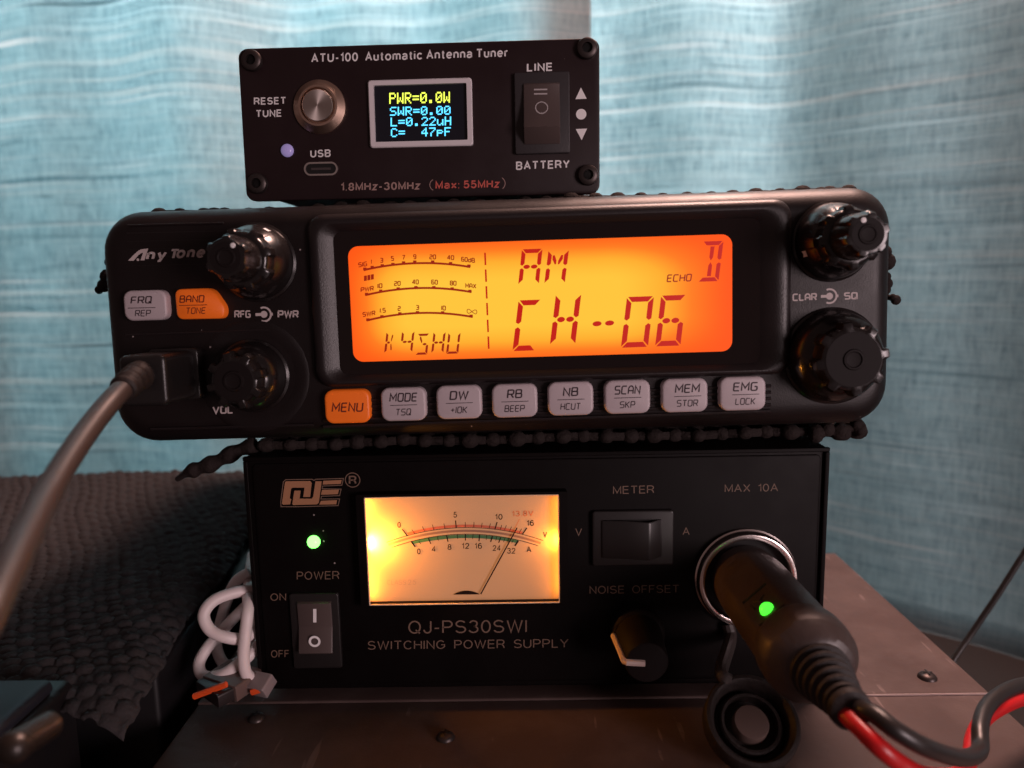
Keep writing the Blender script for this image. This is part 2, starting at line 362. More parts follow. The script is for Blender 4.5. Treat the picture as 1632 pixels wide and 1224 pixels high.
# plain grotesque letters as strokes on the same 6-unit cap height
GA = {
 'A': (4.6, [[(0, 0), (2.3, 6), (4.6, 0)], [(.85, 2), (3.75, 2)]]), 'B': (4, [[(0, 0), (0, 6), (2.3, 6)] + el(2.3, 4.6, 1.5, 1.4, 90, -90) + [(0, 3.2)], [(2.3, 3.2)] + el(2.4, 1.6, 1.6, 1.6, 90, -90) + [(0, 0)]]),
 'C': (4.5, [el(2.35, 3, 2.35, 3, 42, 318, 28)]), 'D': (4.3, [[(0, 0), (0, 6), (1.9, 6)] + el(1.9, 3, 2.4, 3, 90, -90) + [(0, 0)]]),
 'E': (3.6, [[(3.6, 6), (0, 6), (0, 0), (3.7, 0)], [(0, 3.15), (3.4, 3.15)]]), 'F': (3.4, [[(3.4, 6), (0, 6), (0, 0)], [(0, 3.1), (3, 3.1)]]),
 'G': (4.7, [el(2.35, 3, 2.35, 3, 42, 325, 28) + [(4.6, 1.3), (4.6, 2.9), (2.6, 2.9)]]), 'H': (4.1, [[(0, 0), (0, 6)], [(4.1, 0), (4.1, 6)], [(0, 3.15), (4.1, 3.15)]]),
 'I': (.1, [[(0, 0), (0, 6)]]), 'J': (2.9, [[(2.9, 6), (2.9, 1.6)] + el(1.45, 1.6, 1.45, 1.6, 0, -180)]), 'L': (3.3, [[(0, 6), (0, 0), (3.3, 0)]]),
 'M': (4.9, [[(0, 0), (0, 6), (2.45, .6), (4.9, 6), (4.9, 0)]]), 'N': (4.1, [[(0, 0), (0, 6), (4.1, 0), (4.1, 6)]]), 'O': (4.8, [el(2.4, 3, 2.4, 3, 90, 450, 36)]),
 'P': (3.9, [[(0, 0), (0, 6), (2.2, 6)] + el(2.2, 4.4, 1.7, 1.6, 90, -90) + [(0, 2.8)]]), 'Q': (4.8, [el(2.4, 3, 2.4, 3, 90, 450, 36), [(2.9, 1.6), (4.7, -.2)]]),
 'R': (4.2, [[(0, 0), (0, 6), (2.4, 6)] + el(2.4, 4.45, 1.65, 1.55, 90, -90) + [(0, 2.9)], [(2.3, 2.9), (3.6, 1.9), (4.2, 0)]]),
 'S': (4.1, [el(2.05, 4.5, 1.9, 1.5, 25, 270, 20) + el(2.05, 1.55, 2.05, 1.55, 85, -160, 20)]), 'T': (4.2, [[(0, 6), (4.2, 6)], [(2.1, 6), (2.1, 0)]]),
 'U': (4.1, [[(0, 6), (0, 2)] + el(2.05, 2, 2.05, 2, 180, 360) + [(4.1, 6)]]), 'V': (4.4, [[(0, 6), (2.2, 0), (4.4, 6)]]), 'W': (6.4, [[(0, 6), (1.6, 0), (3.2, 5.9), (4.8, 0), (6.4, 6)]]),
 'X': (4.2, [[(0, 0), (4.2, 6)], [(0, 6), (4.2, 0)]]), 'Y': (4.4, [[(0, 6), (2.2, 2.6), (4.4, 6)], [(2.2, 2.6), (2.2, 0)]]),
 '0': (3.6, [el(1.8, 3, 1.8, 3, 90, 450, 32)]), '1': (1.6, [[(0, 4.7), (1.2, 5.2), (1.6, 6), (1.6, 0)]]), '2': (3.7, [el(1.85, 4.25, 1.75, 1.75, 175, -35, 18) + [(.1, 0), (3.7, 0)]]),
 '3': (3.7, [el(1.8, 4.55, 1.55, 1.45, 165, -90, 18), el(1.8, 1.6, 1.85, 1.6, 90, -165, 20)]), '4': (3.9, [[(2.9, 0), (2.9, 6), (0, 1.6), (3.9, 1.6)]]),
 '5': (3.7, [[(3.4, 6), (.7, 6), (.3, 3.1)] + el(1.8, 1.95, 1.85, 1.95, 140, -160, 22)]), '6': (3.7, [el(1.85, 1.9, 1.8, 1.9, 90, 450, 28), el(1.95, 3, 1.9, 3, 45, 190, 16)]),
 '7': (3.6, [[(0, 6), (3.6, 6), (1.9, 2.8), (1.3, 0)]]), '8': (3.6, [el(1.8, 4.55, 1.5, 1.45, 90, 450, 26), el(1.8, 1.55, 1.8, 1.55, 90, 450, 28)]),
 '-': (1.9, [[(0, 2.3), (1.9, 2.3)]]), '.': (.1, [[(-.25, .05), (.35, .05)]]), ':': (.1, [[(-.25, .1), (.35, .1)], [(-.25, 3.8), (.35, 3.8)]]),
 'a': (3.5, [el(1.75, 3.05, 1.55, 1.25, 160, 0, 12) + [(3.3, .8), (3.5, 0)], [(3.3, 2.6), (1.6, 2.3)] + el(1.45, 1.15, 1.4, 1.15, 95, 265, 12) + [(2.4, .1), (3.3, 1.1)]]),
 'c': (3.5, [el(1.9, 2.15, 1.85, 2.15, 40, 320, 24)]), 'e': (3.7, [[(.05, 2.2), (3.7, 2.2)] + el(1.87, 2.2, 1.83, 2.15, 0, 318, 24)]), 'i': (.1, [[(0, 0), (0, 4.3)], [(0, 5.5), (0, 6.1)]]),
 'm': (5.6, [[(0, 0), (0, 4.3)], el(1.4, 3, 1.4, 1.3, 180, 0, 12) + [(2.8, 0)], el(4.2, 3, 1.4, 1.3, 180, 0, 12) + [(5.6, 0)]]),
 'n': (3.2, [[(0, 0), (0, 4.3)], el(1.6, 2.8, 1.6, 1.5, 180, 0, 12) + [(3.2, 0)]]), 'o': (3.9, [el(1.95, 2.15, 1.95, 2.15, 90, 450, 28)]),
 'r': (2, [[(0, 0), (0, 4.3)], el(1.7, 2.7, 1.7, 1.6, 180, 80, 8)]), 't': (1.9, [[(.9, 5.7), (.9, .8), (1.3, .1), (2, .05)], [(0, 4.2), (2, 4.2)]]),
 'u': (3.2, [[(0, 4.3), (0, 1.4)] + el(1.6, 1.4, 1.6, 1.4, 180, 360, 12), [(3.2, 4.3), (3.2, 0)]]), 'x': (3.4, [[(0, 0), (3.4, 4.3)], [(0, 4.3), (3.4, 0)]]),
 'y': (3.8, [[(0, 4.3), (1.9, .2)], [(3.8, 4.3), (1.5, -1.6), (.4, -1.6)]]), 'z': (3.1, [[(0, 4.3), (3.1, 4.3), (0, 0), (3.1, 0)]]),
}
def rounded(path, r):
    if r <= 0: return path
    P = [Vector(p) for p in path]; out = [P[0]]
    for i in range(1, len(P) - 1):
        a, b, c = P[i - 1], P[i], P[i + 1]
        k = min(r, (a - b).length * 0.5, (c - b).length * 0.5)
        p, q = b + (a - b).normalized() * k, b + (c - b).normalized() * k
        for j in range(6):
            t = j / 5; out.append(p * (1 - t) ** 2 + b * 2 * t * (1 - t) + q * t * t)
    out.append(P[-1]); return [tuple(p) for p in out]
def stroke_text(mb, key, s, x0, x1, yb0, yb1, cap, w, wd=1.05, shear=0.0, gap=1.7, font=None):
    x = 0.0; G = []
    for ch in s:
        if ch == ' ': x += 2.2 if font else 3; continue
        if font: wid, paths = font[ch]; r = 0
        else: wid, r, paths = GL[ch]
        for p in paths: G.append([(x + a, b) for a, b in rounded(p, r)])
        x += wid + gap
    tot = x - gap
    kk = 6 / (6 + wd)
    for p in G:
        t = MB().ribbon(p, wd, 0)
        vs = []
        for a, b, _ in t.v:
            k = (a + wd / 2) / (tot + wd); y = (b + wd / 2) / (6 + wd)
            q = pl(key, x0 + k * (x1 - x0) + shear * y * cap, yb0 + k * (yb1 - yb0) - y * cap, w); vs.append((q[0], q[1], w))
        mb.add(vs, t.f)
    return mb
def sans(mb, key, s, x0, x1, yb0, yb1, cap, w, wd=0.7, shear=0.0):
    return stroke_text(mb, key, s, x0, x1, yb0, yb1, cap, w, wd, shear, 1.05 + wd, GA)
def px_poly(mb, key, pts, w):
    return mb.poly([(*pl(key, x, y, w), w) for x, y in pts])
def px_ribbon(mb, key, pts, wd, w, closed=False):
    return mb.ribbon([pl(key, x, y, w) for x, y in pts], wd, w, closed)

# ================================================================== SETTING
tb = MB(); tb.box(-700, 700, -6, 0, -520, 330, 1.5)
tag(tb.build('tabletop', 'table', None), kind='structure')

# curtains: two lengths of slubbed teal cloth hanging behind, each with its own folds
def curtain_mat():
    m = bpy.data.materials.new('slub_weave_teal_cloth'); m.use_nodes = True; nt = m.node_tree; N = nt.nodes.new; Lk = nt.links.new
    b = nt.nodes['Principled BSDF']; out = nt.nodes['Material Output']
    tc = N('ShaderNodeTexCoord')
    def noise(sx, sy, sz, scale, detail=3, rough=0.5):
        mp = N('ShaderNodeMapping'); mp.inputs['Scale'].default_value = (sx, sy, sz); Lk(tc.outputs['Object'], mp.inputs[0])
        n = N('ShaderNodeTexNoise'); n.inputs['Scale'].default_value = scale; n.inputs['Detail'].default_value = detail; n.inputs['Roughness'].default_value = rough
        Lk(mp.outputs[0], n.inputs['Vector']); return n.outputs['Fac']
    def ramp(s, a, bb, lo=0.0, hi=1.0):
        r = N('ShaderNodeMapRange'); r.inputs['From Min'].default_value = a; r.inputs['From Max'].default_value = bb
        r.inputs['To Min'].default_value = lo; r.inputs['To Max'].default_value = hi; Lk(s, r.inputs['Value']); return r.outputs['Result']
    def mix(f, c0, c1):
        x = N('ShaderNodeMix'); x.data_type = 'RGBA'
        Lk(f, x.inputs[0])
        for s, c in ((6, c0), (7, c1)):
            if isinstance(c, tuple): x.inputs[s].default_value = (*c, 1)
            else: Lk(c, x.inputs[s])
        return x.outputs[2]
    weave = noise(1.0, 1.0, 0.22, 430, 4, .65)       # vertical threads
    weft = noise(0.08, 0.1, 1.0, 620, 3, .6)        # horizontal threads
    blotch = noise(1, 1, 1, 60, 4, .6)
    c = mix(ramp(weave, 0.3, 0.7), (0.168, 0.250, 0.276), (0.345, 0.430, 0.446))
    c = mix(ramp(weft, 0.35, 0.70, 0, 0.55), c, (0.375, 0.455, 0.475))
    c = mix(ramp(blotch, 0.35, 0.7, 0, 0.30), c, (0.34, 0.45, 0.47))
    def slub(scale, sx, a0, a1, brk, b0, b1, col, k):
        nonlocal c
        n = noise(sx, 0.02, 1.0, scale, 1, .4); bk = noise(0.25, 0.2, 1.0, brk, 2)
        f = N('ShaderNodeMath'); f.operation = 'MULTIPLY'; Lk(ramp(n, a0, a1), f.inputs[0]); Lk(ramp(bk, b0, b1, 0, k), f.inputs[1])
        c = mix(f.outputs[0], c, col)
    slub(170, 0.002, 0.56, 0.66, 30, 0.30, 0.58, (0.48, 0.53, 0.53), .20)      # long fine weft lines
    slub(250, 0.003, 0.60, 0.68, 26, 0.34, 0.60, (0.58, 0.54, 0.52), .32)
    slub(300, 0.012, 0.62, 0.76, 55, 0.34, 0.62, (0.60, 0.56, 0.55), .62)     # pale pinkish slubs
    slub(210, 0.016, 0.64, 0.74, 47, 0.40, 0.64, (0.54, 0.55, 0.55), .55)
    slub(420, 0.010, 0.58, 0.74, 39, 0.36, 0.66, (0.46, 0.54, 0.56), .6)
    slub(380, 0.014, 0.60, 0.72, 44, 0.40, 0.62, (0.13, 0.215, 0.24), .5)     # darker threads
    slub(240, 0.022, 0.68, 0.74, 61, 0.52, 0.64, (0.09, 0.15, 0.17), .7)
    Lk(c, b.inputs['Base Color']); b.inputs['Roughness'].default_value = 0.9; b.inputs['Specular IOR Level'].default_value = 0.1
    bp = N('ShaderNodeBump'); bp.inputs['Strength'].default_value = 0.25; bp.inputs['Distance'].default_value = 0.0006
    Lk(weft, bp.inputs['Height']); Lk(bp.outputs[0], b.inputs['Normal'])
    tr = N('ShaderNodeBsdfTranslucent'); Lk(c, tr.inputs['Color'])
    x = N('ShaderNodeMixShader'); x.inputs[0].default_value = 0.45
    Lk(b.outputs[0], x.inputs[1]); Lk(tr.outputs[0], x.inputs[2]); Lk(x.outputs[0], out.inputs[0])
    return m
M['curtain'] = curtain_mat()
def curtain(name, u0, u1, depth, label):
    nu, nv = 260, 40; vs = []; fs = []
    for j in range(nv + 1):
        v = -119.5 + 620 * j / nv
        for i in range(nu + 1):
            u = u0 + (u1 - u0) * i / nu
            vs.append((u, v + Z0, depth(u, v)))
    for j in range(nv):
        for i in range(nu):
            a = j * (nu + 1) + i; fs.append((a, a + 1, a + nu + 2, a + nu + 1))
    o = MB().add(vs, fs).build(name, 'curtain', None, smooth=180)
    sol = o.modifiers.new('thickness', 'SOLIDIFY'); sol.thickness = 0.0006
    tag(o, label, 'curtain', 'teal curtains')
    return o
def d_left(u, v):
    return -272 + 11 * math.sin(u / 36.0 + 0.6 + 0.0012 * v) + 6 * math.sin(u / 15.0 + 1.9) + 3 * math.sin(v / 140.0 + u / 90) - 10 * math.exp(-((u + 130) / 30) ** 2)
def d_right(u, v):
    k = max(0.0, (u - 110) / 100.0)
    return -264 + 11 * math.sin(u / 34.0 - 1.4) + 4 * math.sin(u / 14.0 + v / 220) + 84 * (k ** 1.6) / (1 + 0.25 * k) - 9 * math.exp(-((u - 150) / 26) ** 2)
curtain('curtain', -520, 40, d_left, 'pale teal slubbed curtain hanging behind the left half, whitened by daylight')
curtain('curtain', 6, 420, d_right, 'darker teal slubbed curtain on the right, curving forward beside the lid')

# ================================================================== METAL CABINET UNDER THE STACK
cab = thing('metal_cabinet', 'brown-black painted metal cabinet carrying the power supply, with screwed lid', 'cabinet', loc=(0, 0, 0))
TOP = Z0 - 37.0
MB().box(-95, 124, 0.5, TOP - 0.6, -104, 95, 0.8).build('body', 'cabinet', cab)
lid = MB().box(-95.4, 124.4, TOP - 3, TOP, -104.4, 0.2, 0.6).build('lid', 'cabinet', cab)
MB().box(62, 124.3, TOP - 0.4, TOP + 0.05, 0.2, 0.55).build('lid_edge', 'cabinet_edge', lid)
MB().box(-95.2, 124.2, TOP - 3, TOP - 0.45, 0.75, 95.2, 0.6).build('front_cover', 'cabinet', cab)
def screw(u, w, r=2.6):
    s = MB(); prof = [(r * 1.05, -0.3), (r, 0.15)] + [(r * math.cos(a), 0.15 + r * 0.55 * math.sin(a)) for a in (0.25, 0.55, 0.85, 1.15, 1.4)]
    s.lathe(0, 0, prof, 28)
    z = TOP - (0.45 if w > 0.5 else 0)
    s.v = [(u + a, z + c, w - b) for a, b, c in s.v]
    o = s.build('screw', 'darkmetal', cab)
    q = MB(); q.box(u - r * 0.5, u + r * 0.5, z + r * 0.64, z + r * 0.7, w - 0.25, w + 0.25); q.box(u - 0.25, u + 0.25, z + r * 0.65, z + r * 0.71, w - r * 0.5, w + r * 0.5)
    q.build('slot', 'port', o)
screw(111.5, -8); screw(-76.3, 7.5, 2.3); screw(-24.4, 17.0, 2.4)

# ================================================================== POWER SUPPLY
K = 'psu'
psu = thing('power_supply', 'black bench power supply with lit amber meter, at the bottom of the stack', 'power supply', K)
MB().rbox(-77.5, 77.5, -33.6, 33.1, -190, -0.4, 1.2, 0.5).build('case', 'psu', psu)
fp = MB().rbox(-75.4, 75.4, -32.0, 31.2, -1.0, 0.0, 1.4, 0.3).build('front_panel', 'psu', psu)
cb = MB()     # folded rim standing round the panel
for (a, b, c, d) in ((-77.5, 77.5, 32.0, 33.1), (-77.5, -76.3, -33.6, 31.9), (76.3, 77.5, -33.6, 31.9)):
    cb.box(a, b, c, d, -0.7, 0.55, 0.2)
cb.build('rim', 'psu', psu)
for fu in (-62, 62):
    for fw in (-20, -165):
        f = MB(); f.lathe(0, 0, [(5.5, 0), (6, 3.45)], 24); f.v = [(fu + a, -37.05 + c, fw - b) for a, b, c in f.v]; f.build('foot', 'rubber', psu)
T = MB()
for s, x0, x1, y0, y1, cap in (
    ('POWER', 473, 540.5, 924, 923, 12.8), ('ON', 431, 456, 957.5, 957, 11.5), ('OFF', 432, 461, 1048, 1047.5, 11.5),
    ('METER', 977, 1042.5, 787.5, 786, 12.5), ('MAX  10A', 1155, 1240, 784.5, 783, 12.3), ('V', 917, 927.5, 854, 854, 12), ('A', 1088, 1099, 852.5, 852.5, 12),
    ('NOISE  OFFSET', 939.6, 1082.7, 946.5, 944.5, 12.4), ('QJ-PS30SWI', 650.7, 840, 1010, 1008, 20.5), ('SWITCHING  POWER  SUPPLY', 586, 906, 1035.5, 1032, 13.8)):
    t = MB(); sans(t, K, s, x0, x1, y0, y1, cap, 0.05, 0.66); t.build('lettering', 'tan_ink', fp, smooth=None)
lz = lambda pts: [(435 + x / 10.88, 745 + y / 10.88) for x, y in pts]
lg = MB()
for p in ([(225, 240), (645, 235), (672, 268), (645, 512), (525, 512), (548, 350), (340, 350), (315, 368), (290, 535), (318, 550), (298, 640), (178, 646), (155, 625), (208, 262)],
          [(372, 402), (480, 402), (462, 541), (672, 541), (698, 505), (738, 240), (846, 240), (796, 610), (765, 640), (350, 652), (336, 630)],
          [(872, 232), (1192, 216), (1176, 286), (862, 296)], [(852, 388), (1146, 384), (1126, 464), (832, 474)], [(832, 578), (1112, 566), (1098, 640), (802, 645)]):
    px_poly(lg, K, lz(p), 0.05)
lg.build('logo', 'tan_ink2', fp, smooth=None)
lo = MB(); px_ribbon(lo, K, lz([(140, 680), (135, 600), (180, 250), (220, 212), (680, 205), (710, 225), (742, 205), (1222, 190), (1196, 308), (862, 322), (852, 368), (1182, 376), (1156, 488), (842, 500), (832, 548), (1156, 545), (1130, 662), (380, 682)]), 0.2, 0.05, True)
c0 = pl(K, 435 + 1382 / 10.88, 745 + 217 / 10.88); lo.annulus(c0[0], c0[1], 1.83, 2.06, 0.05)
sans(lo, K, 'R', 435 + 1315 / 10.88, 435 + 1450 / 10.88, 745 + 292 / 10.88, 745 + 288 / 10.88, 13.4, 0.05, 1.1)
lo.build('logo_outline', 'tan_ink', fp, smooth=None)
# status light
u, v = pl(K, 500.4, 863); l = MB(); l.lathe(u, v, [(1.75, -0.2), (1.75, 0.5), (1.5, 1.2), (0.9, 1.7), (0.3, 1.85)], 24); l.build('indicator_light', 'green_led', psu)
# meter
u0, vt = pl(K, 583.5, 787.5); u1, vb = pl(K, 891.5, 953.5)
D = 3.0
wn = MB(); outer = rr(u0 - 2.2, u1 + 2.2, vb - 0.7, vt + 0.7, 0.5, 3, 0); inner = rr(u0, u1, vb, vt, 0.25, 3, 0)
sh = lambda l, w: [(a, b, w) for a, b, _ in l]
wn.loft([sh(rr(u0 - 1.9, u1 + 1.9, vb - 0.2, vt + 0.2, 0.3, 3, 0), 0.02), sh(outer, 0.0), sh(outer, D), sh(inner, D + 0.1), sh(inner, D - 0.2), sh(rr(u0 - 1.9, u1 + 1.9, vb - 0.2, vt + 0.2, 0.3, 3, 0), D - 0.2), sh(rr(u0 - 1.9, u1 + 1.9, vb - 0.2, vt + 0.2, 0.3, 3, 0), 0.02)], False, False)
mtr = wn.build('meter', 'psu', psu)
ww = MB(); i2 = rr(u0 + 0.28, u1 - 0.28, vb + 0.3, vt - 0.3, 0.2, 3, 0); i1 = rr(u0 + 0.03, u1 - 0.03, vb + 0.03, vt - 0.03, 0.25, 3, 0)
ww.loft([sh(i1, D - 0.3), sh(i1, D + .02), sh(i2, D - 0.05), sh(i2, D - 0.3)], False, False); ww.build('light_guide', 'dial_wall', mtr)
dial = MB().box(u0 - 1.8, u1 + 1.8, vb - 0.1, vt + 0.1, 0.03, 0.1).build('dial_card', 'dial', mtr)
mz = lambda pts: [(560 + x / 4.533, 760 + y / 4.533) for x, y in pts]
def arc3(a, b, c, n=40):
    (x1, y1), (x2, y2), (x3, y3) = a, b, c
    d = 2 * (x1 * (y2 - y3) + x2 * (y3 - y1) + x3 * (y1 - y2))
    ux = ((x1 * x1 + y1 * y1) * (y2 - y3) + (x2 * x2 + y2 * y2) * (y3 - y1) + (x3 * x3 + y3 * y3) * (y1 - y2)) / d
    uy = ((x1 * x1 + y1 * y1) * (x3 - x2) + (x2 * x2 + y2 * y2) * (x1 - x3) + (x3 * x3 + y3 * y3) * (x2 - x1)) / d
    r = math.hypot(x1 - ux, y1 - uy); t0 = math.atan2(y1 - uy, x1 - ux); t1 = math.atan2(y3 - uy, x3 - ux)
    if t1 < t0 - math.pi: t1 += 2 * math.pi
    if t1 > t0 + math.pi: t1 -= 2 * math.pi
    return [(ux + r * math.cos(t0 + (t1 - t0) * i / n), uy + r * math.sin(t0 + (t1 - t0) * i / n)) for i in range(n + 1)]
WD = 0.14
def dial_part(name, m, fn):
    b = MB(); fn(b); b.build(name, m, mtr, smooth=None)
zp = 4.533 * 6.0      # photo-zoom units per mm on the dial
dial_part('volt_band', 'dial_red', lambda b: px_ribbon(b, K, mz(arc3((405, 412), (825, 354), (1235, 405))), 0.7, WD))
dial_part('amp_band', 'dial_green', lambda b: px_ribbon(b, K, mz(arc3((440, 475), (825, 430), (1205, 468))), 0.95, WD))
dial_part('mirror_band', 'dial_grey', lambda b: px_ribbon(b, K, mz(arc3((268, 490), (825, 390), (1368, 479))), 0.62, WD))
def ticks(b):
    px_ribbon(b, K, mz(arc3((255, 473), (825, 367), (1385, 460))), 0.16, WD + 0.03)
    px_ribbon(b, K, mz(arc3((293, 510), (825, 414), (1350, 498))), 0.16, WD + 0.03)
    for a, c, t in (((367, 378), (405, 427), .24), ((753, 315), (757, 368), .22), ((1053, 327), (1037, 378), .24), ((1268, 368), (1236, 414), .24),
        ((437, 380), (456, 411), .1), ((513, 358), (528, 392), .1), ((585, 345), (597, 384), .1), ((668, 337), (676, 373), .1), ((823, 327), (823, 364), .1), ((886, 327), (884, 364), .1),
        ((945, 332), (940, 366), .1), ((1005, 337), (995, 370), .1), ((1087, 347), (1076, 380), .1), ((1120, 350), (1107, 382), .1), ((1157, 360), (1142, 394), .1), ((1230, 375), (1213, 404), .1),
        ((433, 468), (462, 507), .28), ((487, 465), (502, 485), .1), ((556, 443), (574, 484), .2), ((620, 433), (629, 461), .1), ((688, 423), (698, 468), .24), ((766, 418), (768, 448), .1), ((824, 413), (824, 460), .22),
        ((879, 416), (876, 450), .1), ((926, 418), (922, 465), .24), ((979, 422), (973, 456), .1), ((1019, 428), (1006, 470), .26), ((1050, 432), (1043, 460), .1), ((1079, 437), (1064, 476), .22), ((1110, 442), (1099, 472), .1),
        ((1140, 448), (1129, 476), .1), ((1170, 456), (1158, 480), .1), ((1206, 462), (1181, 499), .34)):
        px_ribbon(b, K, mz([a, c]), t * 1.15 + .04, WD + 0.03)
dial_part('scale_mark', 'dial_ink', ticks)
def nums(b):
    for s, x, y, wd in (('0', 345, 348, 26), ('5', 750, 275, 26), ('10', 1065, 290, 54), ('16', 1293, 335, 54), ('V', 1400, 418, 28), ('0', 487, 540, 26), ('4', 595, 522, 28), ('8', 709, 508, 28), ('12', 825, 500, 54), ('16', 917, 500, 54), ('24', 1050, 515, 58), ('32', 1155, 535, 60), ('A', 1283, 525, 34)):
        (xa, ya), (xb, yb) = mz([(x - wd / 2, y + 20), (x + wd / 2, y + 19.5)])
        sans(b, K, s, xa, xb, ya, yb, 42 / 4.533, WD + 0.03, .98)
dial_part('numeral', 'dial_ink', nums)
def orange(b):
    (xa, ya), (xb, yb) = mz([(1160, 287), (1316, 283)]); sans(b, K, '13.8V', xa, xb, ya, yb, 9, WD + 0.03, .9)
    px_ribbon(b, K, mz([(1214, 306), (1180, 374)]), 0.14, WD + 0.05)
dial_part('marker', 'dial_orange', orange)
def cls(b):
    (xa, ya), (xb, yb) = mz([(257, 781), (467, 779)]); sans(b, K, 'CLASS 2.5', xa, xb, ya, yb, 8.0, WD + 0.03, .6)
dial_part('class_print', 'dial_faint', cls)
hub = MB(); px_poly(hub, K, mz([(735, 851)] + arc3((735, 851), (832, 822), (930, 849), 14)[1:-1] + [(930, 849)]), 0.35); hub.build('needle_hub', 'dial_ink', mtr, smooth=None)
nd = MB(); a, b_ = [P3(K, *p, 0.8) for p in mz([(935, 846), (1197, 368)])]
nd.tube([a, b_], 0.19, 6, 0); nd.build('needle', 'dial_ink', mtr)
vm_ = pl(K, 700, 760 + 479 / 4.533, 1.0)[1]
MB().ball((u0 - 0.8, vm_, 1.7), 0.5, 12, 8).build('bulb', 'bulb', mtr)
# bulb lamps at both ends, plus strip lamps added to widen the amber glow
for bx, tx, e, sx_, sy_, wz in ((u0 - 0.35, 1, 0.021, 0.8, 2.2, 1.9), (u1 + 0.4, -1, 0.0022, 0.8, 2.2, 1.9), (u0 - 0.9, 1, 0.0095, 1.6, vt - vb - 2, 2.2), (u1 + 0.9, -1, 0.0030, 1.6, vt - vb - 2, 2.2)):
    L = bpy.data.lights.new('meter_lamp', 'AREA'); L.energy = e; L.color = (1.0, 0.34, 0.03); L.shape = 'RECTANGLE'; L.size = sx_ * MM; L.size_y = sy_ * MM; L.spread = math.radians(150)
    o = bpy.data.objects.new('meter_lamp', L); C.objects.link(o); o.parent = mtr; o.location = (bx * MM, -wz * MM, (vm_ if sy_ < 5 else (vt + vb) / 2) * MM)
    zz = -Vector((tx * 1.0, .42, 0)).normalized(); yy = Vector((0, 0, 1)); xx = yy.cross(zz)
    o.rotation_euler = Matrix((xx, yy, zz)).transposed().to_euler()
MB().box(u0 + 0.04, u1 - 0.04, vb + 0.04, vt - 0.04, D - 0.08, D).build('pane', 'pane', mtr)
# power rocker
u0, vt = pl(K, 462, 944); u1, vb = pl(K, 547, 1062)
fr = MB().rbox(u0, u1, vb, vt, -0.1, 1.1, 0.8, 0.4).build('power_switch', 'psu_switch', psu)
u0, vt = pl(K, 472.5, 961, 2); u1, vb = pl(K, 531.5, 1039.5, 2)
def rocker(u0, u1, prof, axis='v'):
    b = MB(); L = []
    bw = 0.35
    for du, dw in ((0.0, -0.5), (0.08, -0.15), (bw, 0.0)):
        L.append((u0 + du, dw))
    for du, dw in ((bw, 0.0), (0.08, -0.15), (0.0, -0.5)):
        L.append((u1 - du, dw))
    loops = [[(u, 0, -1)] for u, _ in L]
    vs = []; fs = []; n = len(L)
    prof = [(prof[0][0], 0.2)] + prof + [(prof[-1][0], 0.2)]
    for v, w in prof:
        for u, dw in L: vs.append((u, v, max(0.2, w + dw)) if axis == 'v' else (v, u, max(0.2, w + dw)))
    for j in range(len(prof) - 1):
        for i in range(n - 1): fs.append((j * n + i, j * n + i + 1, (j + 1) * n + i + 1, (j + 1) * n + i))
    return b.add(vs, fs)
rk = rocker(u0, u1, [(vt, 1.5), (vt - 0.3, 2.0), ((vt + vb) / 2 + 0.5, 1.7), ((vt + vb) / 2 - 0.5, 1.75), (vb + 0.4, 3.2), (vb, 2.8)]).build('rocker', 'rocker', fr)
t = MB(); px_poly(t, K, [(499, 970.5), (504.3, 970.5), (504.3, 992), (499, 992)], 2.06); u, v = pl(K, 501.3, 1022.5, 3.0); t.annulus(u, v, 0.98, 1.62, 2.95, 32)
t.build('switch_mark', 'white_ink', fr, smooth=None)
# meter rocker
u0, vt = pl(K, 942.6, 812.5); u1, vb = pl(K, 1072, 898.5)
fr = MB().rbox(u0, u1, vb, vt, -0.1, 1.4, 0.9, 0.5).build('meter_switch', 'psu_switch', psu)
u0, vt = pl(K, 960, 830, 2); u1, vb = pl(K, 1055, 889, 2)
rocker(vb, vt, [(u0, 1.9), (u0 + 0.5, 2.1), (u0 + 6, 2.6), (u0 + 11.8, 4.2), (u0 + 12.6, 4.0), (u1 - 0.6, 1.8), (u1, 1.5)], 'h').build('rocker', 'psu_switch', fr)
# noise offset knob
u, v = pl(K, 1014, 1003)
kn = MB(); kn.lathe(u, v, [(7.2, -0.1), (7.3, 3.2), (6.7, 4.0), (6.3, 4.2), (5.5, 17.4), (5.2, 18.0), (4.8, 18.2)], 40, 0); kb = kn.build('noise_knob', 'knobface', psu)
ang = math.radians(176); dc, ds = math.cos(ang), math.sin(ang)
pt = MB(); pts = [(u + dc * 6.75, v + ds * 6.75, 4.4), (u + dc * 5.72, v + ds * 5.72, 17.6), (u + dc * 5.2, v + ds * 5.2, 18.25), (u + dc * 0.6, v + ds * 0.6, 18.3)]
pt.tube(pts, 0.85, 8, 0); pt.build('pointer', mat('ivory_pointer', (0.70, 0.55, 0.50), 0.5), kb)
# accessory socket
u, v = pl(K, 1187, 919); SU, SV = u, v
sk = MB(); sk.lathe(u, v, [(13.7, 0.0), (13.7, 1.0), (13.3, 1.2)], 56, cap0=False, cap1=False); sk.lathe(u, v, [(13.3, 0.3), (13.3, 2.6), (12.9, 3.3), (12.2, 3.5), (11.6, 3.3), (11.3, 2.6), (11.2, 0.2)], 56, cap0=False, cap1=False)
so = sk.build('accessory_socket', 'chrome', psu)
MB().lathe(u, v, [(11.2, 0.15), (11.0, 0.1)], 40, cap0=False).build('socket_bore', 'port', so)

